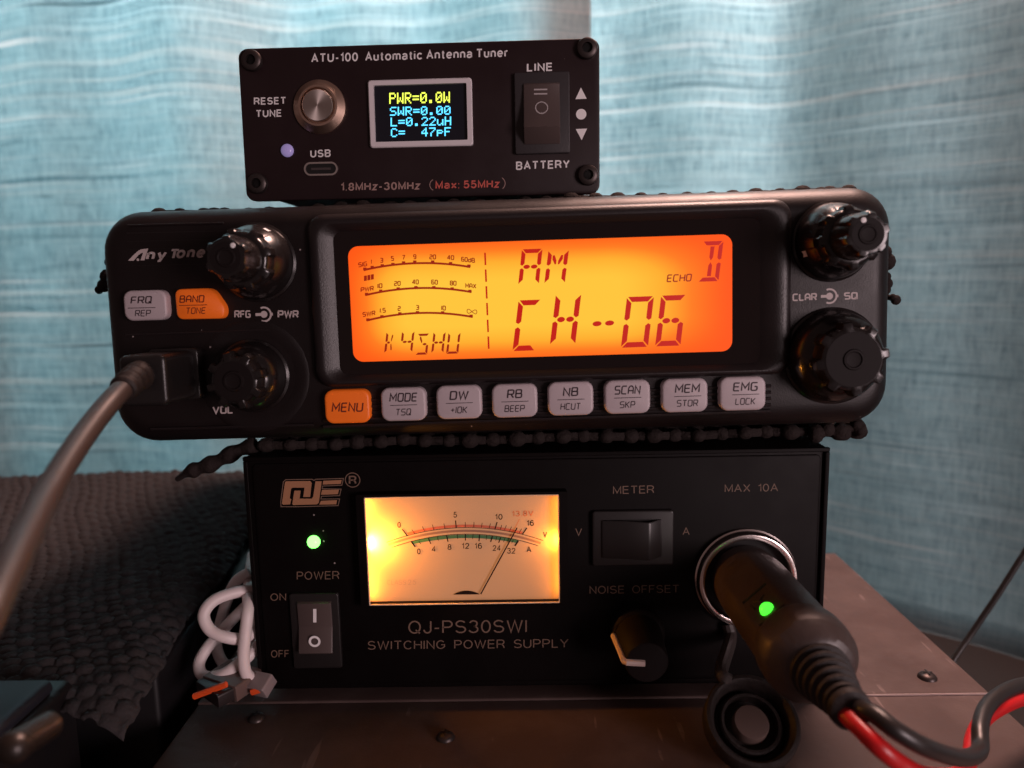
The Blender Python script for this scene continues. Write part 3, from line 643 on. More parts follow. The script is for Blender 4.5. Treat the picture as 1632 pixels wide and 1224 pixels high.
# ================================================================== POWER PLUG IN THE SOCKET
plug = thing('power_plug', 'black car-type power plug with green light pushed into the chrome socket', 'plug', K)
tilt = (0.035, -0.012)
def axis(p): return [(a + tilt[0] * (c) , b + tilt[1] * c, c) for a, b, c in p]
BR = 9.6
d_, o_ = ray(K, 1222, 971)
best = None
for k in range(400):
    w = 8 + k * 0.08; q = o_ + d_ * ((w - o_[2]) / d_[2]); e = abs(math.hypot(q[0] - SU - tilt[0] * w, q[1] - SV - tilt[1] * w) - 8.6)
    if (best is None or e < best[0]): best = (e, w, q)
LW = best[1]; p = best[2]
la_ = math.atan2(p[1] - SV - tilt[1] * LW, p[0] - SU - tilt[0] * LW)
pb = MB(); pb.lathe(0, 0, [(9.0, 0.25), (9.3, 3), (BR, 8)] + [(BR, w_) for w_ in (10, 12, 16, 20, LW + 3.0, LW + 4.2)] + [(10.0, LW + 5.0), (10.25, LW + 5.6), (10.3, LW + 9.0), (10.0, LW + 11.4), (9.6, LW + 12.0), (7.6, LW + 14.8), (6.4, LW + 15.4), (5.8, LW + 15.6)], 96)
FA = 8.5
out_ = []
for x, y, w_ in pb.v:      # a flat is moulded on the barrel round the light
    k = x * math.cos(la_) + y * math.sin(la_); lim = FA if w_ > 9 else BR + 2
    if w_ > LW + 3.5: lim = 9.5
    if k > lim: x -= (k - lim) * math.cos(la_); y -= (k - lim) * math.sin(la_)
    out_.append((x + SU, y + SV, w_))
pb.v = axis(out_); bodyo = pb.build('body', mat('worn_black_plug', (0.050, 0.034, 0.030), 0.42, bump=(700, 0.25, 0.0003), vary=0.12, vscale=80), plug, smooth=28)
sr = MB(); prof = []
w = LW + 15.2
for k in range(6):
    r = 6.3 - 0.46 * k
    prof += [(r - 1.1, w), (r, w + 0.3), (r, w + 1.35), (r - 1.1, w + 1.65)]; w += 2.15
prof += [(3.5, w), (4.2, w + 0.4), (4.0, w + 1.8), (3.3, w + 2.1)]
sr.lathe(SU, SV, prof, 40); sr.v = axis(sr.v); sr.build('strain_relief', 'rubber', plug, smooth=50); WE = w + 1.6
def on_barrel(du, w, r=FA):
    n_ = Vector((math.cos(la_), math.sin(la_))); t2 = Vector((-math.sin(la_), math.cos(la_)))
    q = n_ * r - t2 * du
    return (SU + tilt[0] * w + q.x, SV + tilt[1] * w + q.y, w)
MB().ball(on_barrel(0, LW, FA - .1), 1.75, 16, 10).build('indicator_light', 'green_led2', bodyo)
rec = MB()
for w0 in (LW - 8.5, LW + 3.0):
    rec.tube([on_barrel(-3.6, w0, FA), on_barrel(3.6, w0, FA)], .42, 8, 0)
rec.build('grip_ridge', 'rubber', bodyo)
ly = MB()
for pts_ in ([(-2.4, LW - 5.6), (-2.2, LW - 3.2)], [(-1.2, LW - 6.0), (-.2, LW - 4.6), (1.6, LW - 5.4)], [(0, LW - 4.6), (.3, LW - 3.0)]):
    ly.tube([on_barrel(a_, w_, FA) for a_, w_ in pts_], .28, 6, 0)
ly.build('symbol', 'port', bodyo)
ex = Vector((SU + tilt[0] * WE, SV + tilt[1] * WE, WE))
def PP(x, y, w): return P3(K, x, y, w)
off = Vector((1.0, 0.75, 0)); 
blk = [ex + off - Vector((0, 0, 3)), ex + off, PP(1394, 1139, WE + 4), PP(1432, 1167, WE + 7), PP(1482, 1194, WE + 5), PP(1535, 1208, 56), PP(1561, 1196, 46), PP(1562, 1160, 40), PP(1572, 1128, 34), PP(1600, 1103, 28), PP(1640, 1090, 22), PP(1700, 1085, 15)]
MB().tube(blk, 1.75, 14, 8).build('black_wire', 'cable', plug)
red = [ex - off - Vector((0, 0, 3)), ex - off, PP(1372, 1162, WE + 4), PP(1398, 1188, WE + 7), PP(1428, 1212, WE + 7), PP(1472, 1236, WE + 4), PP(1525, 1236, 50), PP(1545, 1210, 44), PP(1552, 1175, 38), PP(1568, 1146, 34), PP(1600, 1124, 30), PP(1640, 1110, 24), PP(1700, 1100, 17)]
MB().tube(red, 1.75, 14, 8).build('red_wire', 'red_cable', plug)

# ================================================================== SOCKET CAP HANGING BELOW
cap_ = thing('socket_cap', 'round black rubber socket cap lying tilted below the power plug', 'cap', K)
CC = P3(K, 1198, 1150, 29.5); ca_ = math.radians(53)
EX, EY, EN = Vector((1, 0, 0)), Vector((0, math.cos(ca_), -math.sin(ca_))), Vector((0, math.sin(ca_), math.cos(ca_)))
def capl(prof, name, m, c0=True):
    b = MB(); b.lathe(0, 0, prof, 56, cap0=c0); b.v = [tuple(CC + EX * a + EY * c + EN * d) for a, c, d in b.v]; return b.build(name, m, cap_)
capl([(9.0, -4.6), (10.6, -4.2), (11.1, -3.0), (11.1, 0.8), (10.7, 1.5), (9.9, 1.6), (9.3, 1.1), (8.6, -1.4), (8.0, -3.2), (4.4, -3.6)], 'cup', 'rubber')
capl([(7.3, -3.5), (7.3, -0.9), (6.9, -0.5), (6.3, -0.6), (6.0, -3.5)], 'collar', 'rubber', False)
capl([(4.3, -3.8), (4.2, -0.6), (3.9, -0.1), (3.0, 0.0)], 'hub', mat('rubber_boss', (0.11, 0.075, 0.065), 0.45), False)
st = MB(); st.tube([(SU - 4.5, SV - 13.2, 0.9), (SU - 4.5, SV - 16.5, 3.5), CC + EX * -5 + EY * 12 + EN * 0.5, CC + EX * -3.5 + EY * 10], lambda t: 1.7, 10, 8); st.build('strap', mat('rubber_strap', (0.035, 0.026, 0.024), 0.55), cap_)

# ================================================================== RADIO
K = 'radio'
rad = thing('mobile_radio', 'black mobile radio with big orange-lit display, knobs and grey keys', 'radio', K)
b = MB(); b.rbox(-103, 79.5, -29.5, 22.0, -165, -12, 3, 0.5); chs = b.build('chassis', 'radio', rad)
U0, U1, V0, V1 = -111.0, 87.6, -34.1, 25.3; FW = 1.2
L = []
for w, i in ((-16, 2.0), (-14.5, 0.4), (-13, 0.0), (-6.5, 0.0)):
    L.append(rr(U0 + i, U1 - i, V0 + i, V1 - i, 10.0, 8, w))
for k in range(1, 9):
    a = k / 8 * math.pi / 2; i = 6.2 * (1 - math.cos(a)); L.append(rr(U0 + i, U1 - i, V0 + i, V1 - i, 10.0 - i * 0.6, 8, -6.5 + (FW + 6.5) * math.sin(a)))
face = MB().loft(L).build('front_shell', 'radio', rad, smooth=60)
# display bezel
ga, gt = pl(K, 531, 370, FW); gb, gv = pl(K, 1210, 578, FW)
gl0, gl1, gv0, gv1 = ga, gb, gv, gt
bz = MB(); RW = 3.6
loops = [rr(gl0 - 6.4, gl1 + 7.5, gv0 - 3.0, gv1 + 4.4, 4.5, 6, FW - 0.3)]
for k in range(1, 6):
    a = k / 5 * math.pi / 2; i = 2.4 * (1 - math.cos(a)); loops.append(rr(gl0 - 6.4 + i, gl1 + 7.5 - i, gv0 - 3.0 + i * 0.5, gv1 + 4.4 - i, 4.2, 6, FW + (RW - FW) * math.sin(a)))
loops.append(rr(gl0 - 3.2, gl1 + 3.0, gv0 - 1.5, gv1 + 1.7, 3.6, 6, RW - 0.1))
loops.append(rr(gl0, gl1, gv0, gv1, 2.2, 6, FW + 0.25))
bz.loft(loops, False, False); bez = bz.build('display_bezel', 'radio_trim', rad, smooth=50)
scr = MB().rbox(gl0 - 0.5, gl1 + 0.5, gv0 - 0.5, gv1 + 0.5, FW - 0.2, FW + 0.3, 2.2).build('display', 'glass', rad)
la, lt = pl(K, 554.5, 394.5, FW + 0.34); lb, lv = pl(K, 1167, 560.5, FW + 0.34)
LW0 = FW + 0.34
hw = hh = None
xa = [pl(K, *p, LW0) for p in ((554, 393), (1167, 373), (1167, 559.6), (563.5, 577))]
l0 = (xa[0][0] + xa[3][0]) / 2; l1 = (xa[1][0] + xa[2][0]) / 2; lt = (xa[0][1] + xa[1][1]) / 2; lb = (xa[2][1] + xa[3][1]) / 2
lc = (l0 + l1) / 2, (lt + lb) / 2
lcd = MB(); lcd.poly(rr(l0, l1, lb, lt, 2.6, 8, LW0)); M['lcd'] = lcd_mat((l1 - l0) / 2, (lt - lb) / 2); lcd.build('backlit_panel', 'lcd', scr, smooth=None)
SW = LW0 + 0.05
z4 = lambda pts: [(500 + x / 3.708, 290 + y / 3.708) for x, y in pts]
z5 = lambda pts: [(800 + x / 3.709, 290 + y / 3.709) for x, y in pts]
def stroke4(b, s, xc, yc, wd, h, dy=0.0, shear=0.0, wdt=1.4, Z=z4):
    (x0, y0), (x1, y1) = Z([(xc - wd / 2, yc + h / 2 - dy / 2), (xc + wd / 2, yc + h / 2 + dy / 2)])
    stroke_text(b, K, s, x0, x1, y0, y1, h / 3.708, SW, wdt, shear)
SCALES = (
 ((('SIG', 289, 487, 54, -8), ('1', 341, 471, 5, 0), ('3', 401, 463, 20, 0), ('5', 465, 452, 19, 0), ('7', 531, 446, 18, 0), ('9', 597, 442, 19, 0), ('20', 703, 443, 40, 0), ('40', 809, 447, 42, 2), ('60dB', 912, 460, 82, 8)),
  ((295, 521), (610, 480), (925, 503)), ((302, 513), (346, 503), (405, 493), (468, 485), (531, 476), (597, 471), (703, 471), (809, 480), (917, 495))),
 ((('PWR', 316, 633, 78, -10), ('10', 391, 614, 30, -2), ('20', 494, 600, 40, -2), ('40', 601, 591, 40, 0), ('60', 714, 592, 40, 2), ('80', 824, 598, 40, 2), ('MAX', 928, 614, 66, 4)),
  ((305, 669), (620, 627), (933, 651)), ((312, 662), (396, 643), (499, 630), (604, 622), (710, 622), (818, 630), (923, 644))),
 ((('SWR', 326, 779, 76, -10), ('1.5', 408, 759, 36, -2), ('2', 505, 748, 19, 0), ('3', 613, 742, 19, 0), ('10', 767, 745, 28, 2)),
  ((313, 819), (640, 774), (940, 798)), ((320, 813), (403, 794), (509, 777), (613, 770), (762, 771), (930, 791))))
for k_, (tx_, arc, tk) in enumerate(SCALES):
    sm = MB()
    for s, x, y, wd, dy in tx_: stroke4(sm, s, x, y, wd, 29, dy)
    px_ribbon(sm, K, z4(arc3(*arc)), 0.5, SW)
    for x, y in tk: px_poly(sm, K, z4([(x - 10, y - 7), (x + 10, y - 7), (x + 10, y + 9), (x - 10, y + 9)]), SW + 0.02)
    if k_ == 2: px_ribbon(sm, K, z4([(935 + 29 * math.sin(t), 766 + 12 * math.sin(2 * t) + 3 * math.sin(t)) for t in [2 * math.pi * k / 40 for k in range(40)]]), 0.16, SW, True)
    sm.build('meter_scale', 'seg2', scr, smooth=None)
sm = MB()
for k in range(3):
    x = 297 + k * 20.5; px_poly(sm, K, z4([(x, 555 - k * 4), (x + 17, 552 - k * 4), (x + 17, 583 - k * 4), (x, 586 - k * 4)]), SW)
sm.build('signal_bar', 'seg2', scr, smooth=None)
sm = MB(); ec = z5([(972, 593), (1126, 588)]); stroke_text(sm, K, 'ECHO', ec[0][0], ec[1][0] - 2, ec[0][1], ec[1][1], 12.4, SW, 1.1, 0.14)
sm.build('echo_sign', 'seg2', scr, smooth=None)
# fourteen-segment characters on slanted cells
def seg_char(b, Z, bl, br, tl, segs, th):
    bl, br, tl = Vector(bl), Vector(br), Vector(tl); ex_, ey = br - bl, tl - bl; W_, H_ = ex_.length, ey.length
    tx, ty = th / W_, th / H_
    g = 0.22 * tx; gy = 0.22 * ty
    def q(pts): px_poly(b, K, Z([tuple(bl + ex_ * x + ey * y) for x, y in pts]), SW)
    h = 0.5
    D_ = {
     'a': [(g, 1), (1 - g, 1), (1 - tx - g * .3, 1 - ty), (tx + g * .3, 1 - ty)],
     'd': [(g, 0), (1 - g, 0), (1 - tx - g * .3, ty), (tx + g * .3, ty)],
     'f': [(0, 1 - gy), (tx, 1 - ty - gy), (tx, h + ty * .75), (tx * .5, h + gy * 1.4), (0, h + ty * .6)],
     'e': [(0, gy), (tx, ty + gy), (tx, h - ty * .75), (tx * .5, h - gy * 1.4), (0, h - ty * .6)],
     'b': [(1, 1 - gy), (1 - tx, 1 - ty - gy), (1 - tx, h + ty * .75), (1 - tx * .5, h + gy * 1.4), (1, h + ty * .6)],
     'c': [(1, gy), (1 - tx, ty + gy), (1 - tx, h - ty * .75), (1 - tx * .5, h - gy * 1.4), (1, h - ty * .6)],
     'i': [(.5 - tx * .5, 1 - ty * 1.3), (.5 + tx * .5, 1 - ty * 1.3), (.5 + tx * .45, h + ty), (.5, h + ty * .2), (.5 - tx * .45, h + ty)],
     'l': [(.5 - tx * .5, ty * 1.3), (.5 + tx * .5, ty * 1.3), (.5 + tx * .45, h - ty), (.5, h - ty * .2), (.5 - tx * .45, h - ty)],
     'h': [(tx * 1.25, 1 - ty * 1.3), (tx * 1.75, 1 - ty * 1.3), (.5 - g, h + ty * 1.5), (.5 - g, h + ty * .6), (.5 - tx * .55, h + ty * .6), (tx * 1.25, 1 - ty * 2.3)],
     'j': [(1 - tx * 1.25, 1 - ty * 1.3), (1 - tx * 1.75, 1 - ty * 1.3), (.5 + g, h + ty * 1.5), (.5 + g, h + ty * .6), (.5 + tx * .55, h + ty * .6), (1 - tx * 1.25, 1 - ty * 2.3)],
     'm': [(1 - tx * 1.25, ty * 1.3), (1 - tx * 1.75, ty * 1.3), (.5 + g, h - ty * 1.5), (.5 + g, h - ty * .6), (.5 + tx * .55, h - ty * .6), (1 - tx * 1.25, ty * 2.3)],
    }
    lens = lambda x0, x1: [((x0 + x1) / 2 + (x1 - x0) / 2 * math.cos(t), h + ty * .52 * math.sin(t) * (0.85 + .15 * abs(math.sin(t)))) for t in [2 * math.pi * k / 16 for k in range(16)]]
    D_['g'] = lens(tx * .8, .5 - g * .5); D_['k'] = lens(.5 + g * .5, 1 - tx * .8)
    for s in segs: q(D_[s])
sg = MB()
for x, y, wd, segs in ((62, 1000, 135, 'afed'), (283, 965, 150, 'febcgk'), (535, 0, 0, ''), (703, 980, 160, 'abcdef'), (905, 972, 150, 'afedcgk')):
    if segs: seg_char(sg, z5, (x, y), (x + wd, y - 0.035 * wd), (x + 36, y - 300), segs, 31)
for xc, yc in ((562, 838), (636, 834)):
    px_poly(sg, K, z5([(xc + 27 * math.cos(t), yc + 15 * math.sin(t) - 2 * math.cos(t)) for t in [2 * math.pi * k / 18 for k in range(18)]]), SW)
seg_char(sg, z5, (96, 608), (218, 604), (118, 398), 'abcefgk', 24)
seg_char(sg, z5, (250, 602), (371, 598), (275, 404), 'fbechj', 24)
seg_char(sg, z5, (1158, 590), (1280, 586), (1188, 352), 'abcdil', 24)
for k in range(6):
    y = 418 + k * 99; x = 1012 + k * 3.9; px_poly(sg, K, z4([(x - 5, y), (x + 5, y), (x + 8, y + 73), (x - 2, y + 73)]), SW)
sg.build('large_character', 'seg', scr, smooth=None)
sc_ = MB()
for x, y, wd, segs in ((416, 1012, 58, 'fegjm'), (508, 1008, 74, 'fgkbc'), (600, 1022, 70, 'adhkc'), (694, 1012, 72, 'fegkbc'), (782, 1016, 72, 'febcd')):
    seg_char(sc_, z4, (x, y), (x + wd, y - .035 * wd), (x + 14, y - 124), segs, 13)
sc_.build('small_character', 'seg2', scr, smooth=None)
# keys
def key_part(name, cx, cy, wp, hp, m, ink, lines, rule=True, poly=None, lab=None):
    KW = FW + 2.6
    u, v = pl(K, cx, cy, KW); hu, hv = wp / 6.55 / 2, hp / 6.55 / 2
    kb = MB()
    if poly:
        P = [pl(K, x, y, KW) for x, y in poly]; cu_ = sum(p[0] for p in P) / len(P); cv_ = sum(p[1] for p in P) / len(P)
        rp = rounded([(( P[0][0] + P[-1][0]) / 2, (P[0][1] + P[-1][1]) / 2)] + P + [((P[0][0] + P[-1][0]) / 2, (P[0][1] + P[-1][1]) / 2)], 1.7)[:-1]
        Ls = []
        for s_, w in ((1.0, FW - .1), (1.0, KW - .7), (.985, KW - .25), (.94, KW)): Ls.append([(cu_ + (a - cu_) * s_, cv_ + (c_ - cv_) * s_, w) for a, c_ in rp])
        kb.loft(Ls)
    else:
        kb.rbox(u - hu, u + hu, v - hv, v + hv, FW - 0.1, KW, 2.1, 0.7, 6, 4)
    o = kb.build(name, m, rad, smooth=50, label=lab)
    ib = MB()
    for s, x0, x1, yb, cap, dy in lines: stroke_text(ib, K, s, x0, x1, yb, yb + dy, cap, KW + 0.04, 1.08 if cap > 11.8 else .95, 0.10)
    if rule:
        x0, x1, y, dy = rule; px_ribbon(ib, K, [(x0, y), (x1, y + dy)], 0.17, KW + 0.04)
    ib.build('legend', ink, o, smooth=None)
z7 = lambda x, y: (490 + x / 2.1195, 570 + y / 2.1195)
row = [('MENU', None, 134, 166, 'okey'), ('MODE', 'TSQ', 324, 158, 'key'), ('DW', '+IOK', 512, 151, 'key'), ('RB', 'BEEP', 700, 146, 'key'), ('NB', 'HCUT', 889, 139, 'key'), ('SCAN', 'SKP', 1081, 133, 'key'), ('MEM', 'STOR', 1275, 128, 'key'), ('EMG', 'LOCK', 1471, 122, 'key')]
w1 = {'MENU': 108, 'MODE': 96, 'DW': 66, 'RB': 54, 'NB': 54, 'SCAN': 90, 'MEM': 86, 'EMG': 86}; w2 = {'TSQ': 54, '+IOK': 58, 'BEEP': 70, 'HCUT': 70, 'SKP': 54, 'STOR': 74, 'LOCK': 70}
for a, c_, x, y, m in row:
    cx, cy = z7(x, y)
    if c_ is None:
        key_part('key', cx, cy, 74, 55, m, 'okey_ink', [(a, cx - 25, cx + 25, cy + 9, 15.5, -1)], False, lab='orange MENU key')
    else:
        xo = 4 if a in ('MEM', 'EMG') else 0
        h1, h2 = w1[a] / 2 / 2.1195, w2[c_] / 2 / 2.1195
        key_part('key', cx, cy, 74, 55, m, 'key_ink', [(a, cx + xo - h1, cx + xo + h1 - 1, cy - 3.5, 14.5, -1), (c_, cx + xo - h2, cx + xo + h2 - 1, cy + 18, 11, -.7)], (cx + xo - 21, cx + xo + 22, cy + 1.8, -1.4))
cx, cy = 130 + 287 / 2.848, 290 + 560 / 2.848
key_part('key', cx, cy, 71, 49, 'key', 'key_ink', [('FRQ', cx - 23, cx + 10.5, cy - 2, 12, -1), ('REP', cx - 16, cx + 9, cy + 18, 10.5, -.5)], (cx - 27, cx + 17, cy + 4.5, -1))
zk = lambda x, y: (130 + x / 2.848, 290 + y / 2.848)
bx, by = zk(500, 530)
key_part('key', *zk(535, 553), 80, 48, 'okey', 'okey_ink', [('BAND', *[zk(443, 0)[0], zk(556, 0)[0]], zk(0, 549)[1], 12, -.6), ('TONE', zk(472, 0)[0], zk(562, 0)[0], zk(0, 600)[1], 10.5, -.6)], (zk(442, 0)[0], zk(570, 0)[0], zk(0, 561)[1], -1.2),
         poly=[zk(420, 487), zk(590, 481), zk(652, 570), zk(645, 620), zk(432, 624)], lab='orange BAND key with a slanted corner')
# ribs between the keys and over the left panel
rb = MB()
for k in range(5):
    y = 628 + k * 10
    a, c_ = pl(K, 516, y + 12, FW), pl(K, 1228, y - 13, FW)
    rb.tube([(a[0], a[1], FW + .15), (c_[0], c_[1], FW + .15)], 0.42, 8, 0)
rb.build('key_row_rib', 'radio_trim', rad)
rb = MB()
for k in range(6):
    y = 356 + k * 13; a, c_ = pl(K, 202, y + 3, FW), pl(K, 356, y - 1, FW)
    rb.tube([(a[0], a[1], FW - .2), (c_[0], c_[1], FW - .2)], 0.22, 8, 0)
rb.build('side_rib', 'radio_trim', rad)
for (xa_, ya_, xb_, yb_) in ((200, 534, 430, 526), (240, 684, 500, 677)):
    a, c_ = pl(K, xa_, ya_, FW), pl(K, xb_, yb_, FW)
    MB().tube([(a[0], a[1], FW - .1), (c_[0], c_[1], FW - .1)], 0.35, 8, 0).build('trim_line', 'radio_trim', rad)
# printed marks
def pot_mark(b, cx, cy, s=1.0):
    u, v = pl(K, cx, cy, FW + .05); k = s / 6.5
    for a0, a1 in ((-70, 60), (110, 150), (210, 250)):
        pass
    arc = [(u + 12.5 * k * math.cos(math.radians(t)), v + 12.5 * k * math.sin(math.radians(t))) for t in range(-115, 116, 10)]
    b.ribbon(arc, 3.2 * k, FW + .05); b.disc(u, v, 6.2 * k, FW + .05)
    b.ribbon([(u - 15.5 * k, v), (u - 5 * k, v)], 5 * k, FW + .06); b.ribbon([(u + 12.5 * k, v), (u + 16 * k, v)], 5 * k, FW + .06)
def mark(name, fn, m='grey_ink'):
    b = MB(); fn(b); b.build(name, m, face, smooth=None)
mark('lettering', lambda b: stroke_text(b, K, 'RFG', *[zk(x, 0)[0] for x in (693, 768)], zk(0, 617)[1], zk(0, 617)[1], 12, FW + .05, 1.4))
mark('symbol', lambda b: pot_mark(b, *zk(828, 601), .9))
mark('lettering', lambda b: stroke_text(b, K, 'PWR', *[zk(x, 0)[0] for x in (890, 985)], zk(0, 617)[1], zk(0, 617)[1], 12, FW + .05, 1.4))
mark('lettering', lambda b: stroke_text(b, K, 'VOL', 338.5, 372, 660, 659, 12.5, FW + .26, 1.3))
mark('lettering', lambda b: stroke_text(b, K, 'CLAR', 1263, 1302, 480, 479, 12, FW + .05, 1.4))
mark('symbol', lambda b: pot_mark(b, 1322, 472, .88))
mark('lettering', lambda b: stroke_text(b, K, 'SQ', 1345, 1367, 477.5, 477, 11.5, FW + .05, 1.4))
zl = lambda pts: [(190 + x / 10.2, 380 + y / 10.2) for x, y in pts]
def brand(b):
    px_poly(b, K, zl([(145, 360), (240, 262), (310, 200), (350, 180), (400, 170), (472, 165), (448, 235), (410, 355), (345, 356), (388, 232), (355, 240), (310, 275), (235, 362)]), FW + .05)
    u, v = pl(K, *zl([(303, 345)])[0], FW + .05); b.disc(u, v, .33, FW + .05)
    for s, x0, x1, y0, y1, cap in (('ny', 425, 752, 352, 342, 172), ('T', 795, 955, 336, 332, 162), ('one', 912, 1378, 326, 316, 184)):
        (xa_, ya_), (xb_, yb_) = zl([(x0, y0), (x1, y1)]); sans(b, K, s, xa_, xb_, ya_, yb_, cap / 10.2, FW + .05, 1.6, .25)
mark('brand_lettering', brand)
# knobs
def single_knob(u, v, r, h, lobes, ph, name='knob'):
    b = MB(); tip = r * .645
    prof = [(r + .6, FW - .1), (r + .55, FW + .6), (r, FW + 1.0), (r * .985, FW + 2.2), (r * .93, FW + h * .36), (r * .84, FW + h * .52), (tip * 1.12, FW + h * .60, 0), (tip * 1.04, FW + h * .62, .7), (tip, FW + h * .68, 1.5), (tip, FW + h * .90, 1.5), (tip - .2, FW + h * .97, 1.3), (tip - .8, FW + h, .5)]
    b.lathe(u, v, prof, 144, lobes, ph, power=4.0); o = b.build(name, 'gloss', rad, smooth=40)
    W_ = FW + h
    c = MB(); c.lathe(u, v, [(tip - .9, W_ - .05), (tip - 1.0, W_ + .06), (2.5, W_ + .06), (2.3, W_ + .4), (1.9, W_ + .42), (1.7, W_ + .12), (1.2, W_ + .05), (.3, W_ + .03)], 48, cap0=False); c.build('knob_face', 'knobface', o)
    return o
def dual_knob(u, v, r, name='knob', ph=0.3, dot=0.9, barang=1.2):
    b = MB(); t1 = r * .72
    prof = [(r + .6, FW - .1), (r + .55, FW + .6), (r, FW + 1.0), (r * .98, FW + 2.6), (r * .90, FW + 5.5), (t1 * 1.06, FW + 7.6), (t1, FW + 8.2, .8), (t1, FW + 11.6, .8), (t1 - .5, FW + 12.2, .6), (5.6, FW + 12.4)]
    b.lathe(u, v, prof, 144, 8, ph, power=4.0); o = b.build(name, 'gloss', rad, smooth=40)
    q = MB(); a = barang; rr_ = r * .93
    q.add([(u + (rr_ + .35) * math.cos(a + s * .085) , v + (rr_ + .35) * math.sin(a + s * .085), FW + ww_) if ww_ < 4 else (u + (r * .90 + .18) * math.cos(a + s * .085), v + (r * .90 + .18) * math.sin(a + s * .085), FW + ww_) for s, ww_ in ((-1, 2.8), (1, 2.8), (1, 5.4), (-1, 5.4))], [(0, 1, 2, 3)])
    q.build('pointer', 'white_ink', o, smooth=None)
    b = MB(); H = 20.5
    b.lathe(u, v, [(5.3, FW + 12.3), (5.2, FW + 14), (4.8, FW + 17, .5), (4.5, FW + 18.2, .6), (4.4, FW + H - .6, .65), (4.2, FW + H - .1, .5), (3.7, FW + H, .2)], 120, 6, ph + .2, power=3.0)
    i = b.build('inner_knob', 'gloss', o, smooth=40); W_ = FW + H
    c = MB(); c.lathe(u, v, [(3.6, W_ - .05), (3.5, W_ + .05), (2.2, W_ + .05), (2.0, W_ + .3), (1.7, W_ + .3), (1.5, W_ + .1), (.9, W_ + .05), (.2, W_ + .03)], 40, cap0=False); c.disc(u + 3.1 * math.cos(dot), v + 3.1 * math.sin(dot), .01, W_ + .06); c.build('knob_face', 'knobface', o)
    c = MB(); c.lathe(u + 3.2 * math.cos(dot), v + 3.2 * math.sin(dot), [(.58, W_ - .1), (.58, W_ + .12), (.4, W_ + .2)], 20); c.build('dot', 'white_ink', o)
u, v = pl(K, 411, 418, FW); dual_knob(u, v, 9.2, ph=.25, dot=.95, barang=1.05)
u, v = pl(K, 1325, 385, FW); dual_knob(u, v, 9.2, ph=.1, dot=1.9, barang=3.5)
u, v = pl(K, 404, 599, FW); single_knob(u, v, 8.7, 13.2, 8, .25)
ring = MB(); ring.lathe(u, v, [(14.4, FW - .1), (13.9, FW + .12), (12.9, FW + .2), (11.4, FW + .1), (10.6, FW + .03)], 64, cap0=False, cap1=False); ring.build('knob_surround', 'radio', rad)
u, v = pl(K, 1326, 567, FW); single_knob(u, v, 11.4, 12.8, 8, .15)
# raised edge of the right-hand panel
re_ = MB()
for x0, y0, x1, y1 in ((1217, 372, 1219, 560), (1250, 452, 1243, 545)):
    a, c_ = pl(K, x0, y0, FW), pl(K, x1, y1, FW); re_.tube([(a[0], a[1], FW - .1), (c_[0], c_[1], FW - .1)], .5, 8, 0)
re_.build('panel_edge', 'radio_trim', rad)

# ================================================================== MICROPHONE LEAD
mic = thing('microphone_lead', 'thick black microphone lead with square plug, sagging out at lower left', 'cable', K)
ml, mt = pl(K, 187, 567, 20); mr_, mb_ = pl(K, 268, 647, 20)
pb = MB(); pb.rbox(ml, mr_, mb_, mt, 3.0, 20, 1.6, 1.0, 5, 4); pb.rbox(ml - .6, mr_ + 1.2, mb_ - .6, mt + .6, FW - .1, 5.0, 1.4, .6, 4, 3); pl_ = pb.build('plug', mat('mic_plug_plastic', (0.013, 0.011, 0.011), 0.36, bump=(900, .2, .0003)), mic)
s0 = P3(K, 224, 597, 20); path = [s0 - Vector((0, 0, 1)), P3(K, 217, 602, 24), P3(K, 204, 613, 30), P3(K, 181, 635, 37), P3(K, 150, 672, 46), P3(K, 112, 726, 58), P3(K, 76, 786, 70), P3(K, 44, 848, 82), P3(K, 10, 915, 93), P3(K, -30, 1000, 103), P3(K, -80, 1110, 110)]
MB().tube(path[1:], 2.25, 20, 8).build('cord', mat('brownish_black_cord', (0.035, 0.024, 0.021), .42), mic)
bt = MB()
def boot_r(t): return 3.3 - .7 * t + .28 * math.sin(t * 2 * math.pi * 5)
bt.tube([path[0], path[1], path[2], path[2] + (path[3] - path[2]) * .45], boot_r, 20, 16); bt.build('cord_boot', 'rubber', mic)

# ================================================================== RUBBER MESH MATS
def bead_mat(b, us, ws, vf, r, skip=0.0):
    g = {}
    for i, u in enumerate(us):
        for j, w in enumerate(ws):
            if random.random() < skip: continue
            p = (u + random.uniform(-.5, .5), vf(u, w) + random.uniform(-.25, .25), w + random.uniform(-.5, .5) + (1.2 if i % 2 else 0))
            g[i, j] = p; b.ball(p, r * random.uniform(.85, 1.12), 9, 6, (1.12, .85, 1.0))
    for (i, j), p in g.items():
        for q in ((i + 1, j), (i, j + 1)):
            if q in g:
                b.tube([p, g[q]], r * .55, 6, 0, caps=False)
um = MB(); us = [-101 + 6.1 * k for k in range(31)]
bead_mat(um, us, [-15 - 6.1 * k for k in range(24)], lambda u, w: 25.6 + .35 * math.sin(u / 9) + .3 * math.sin(w / 7), 2.1)
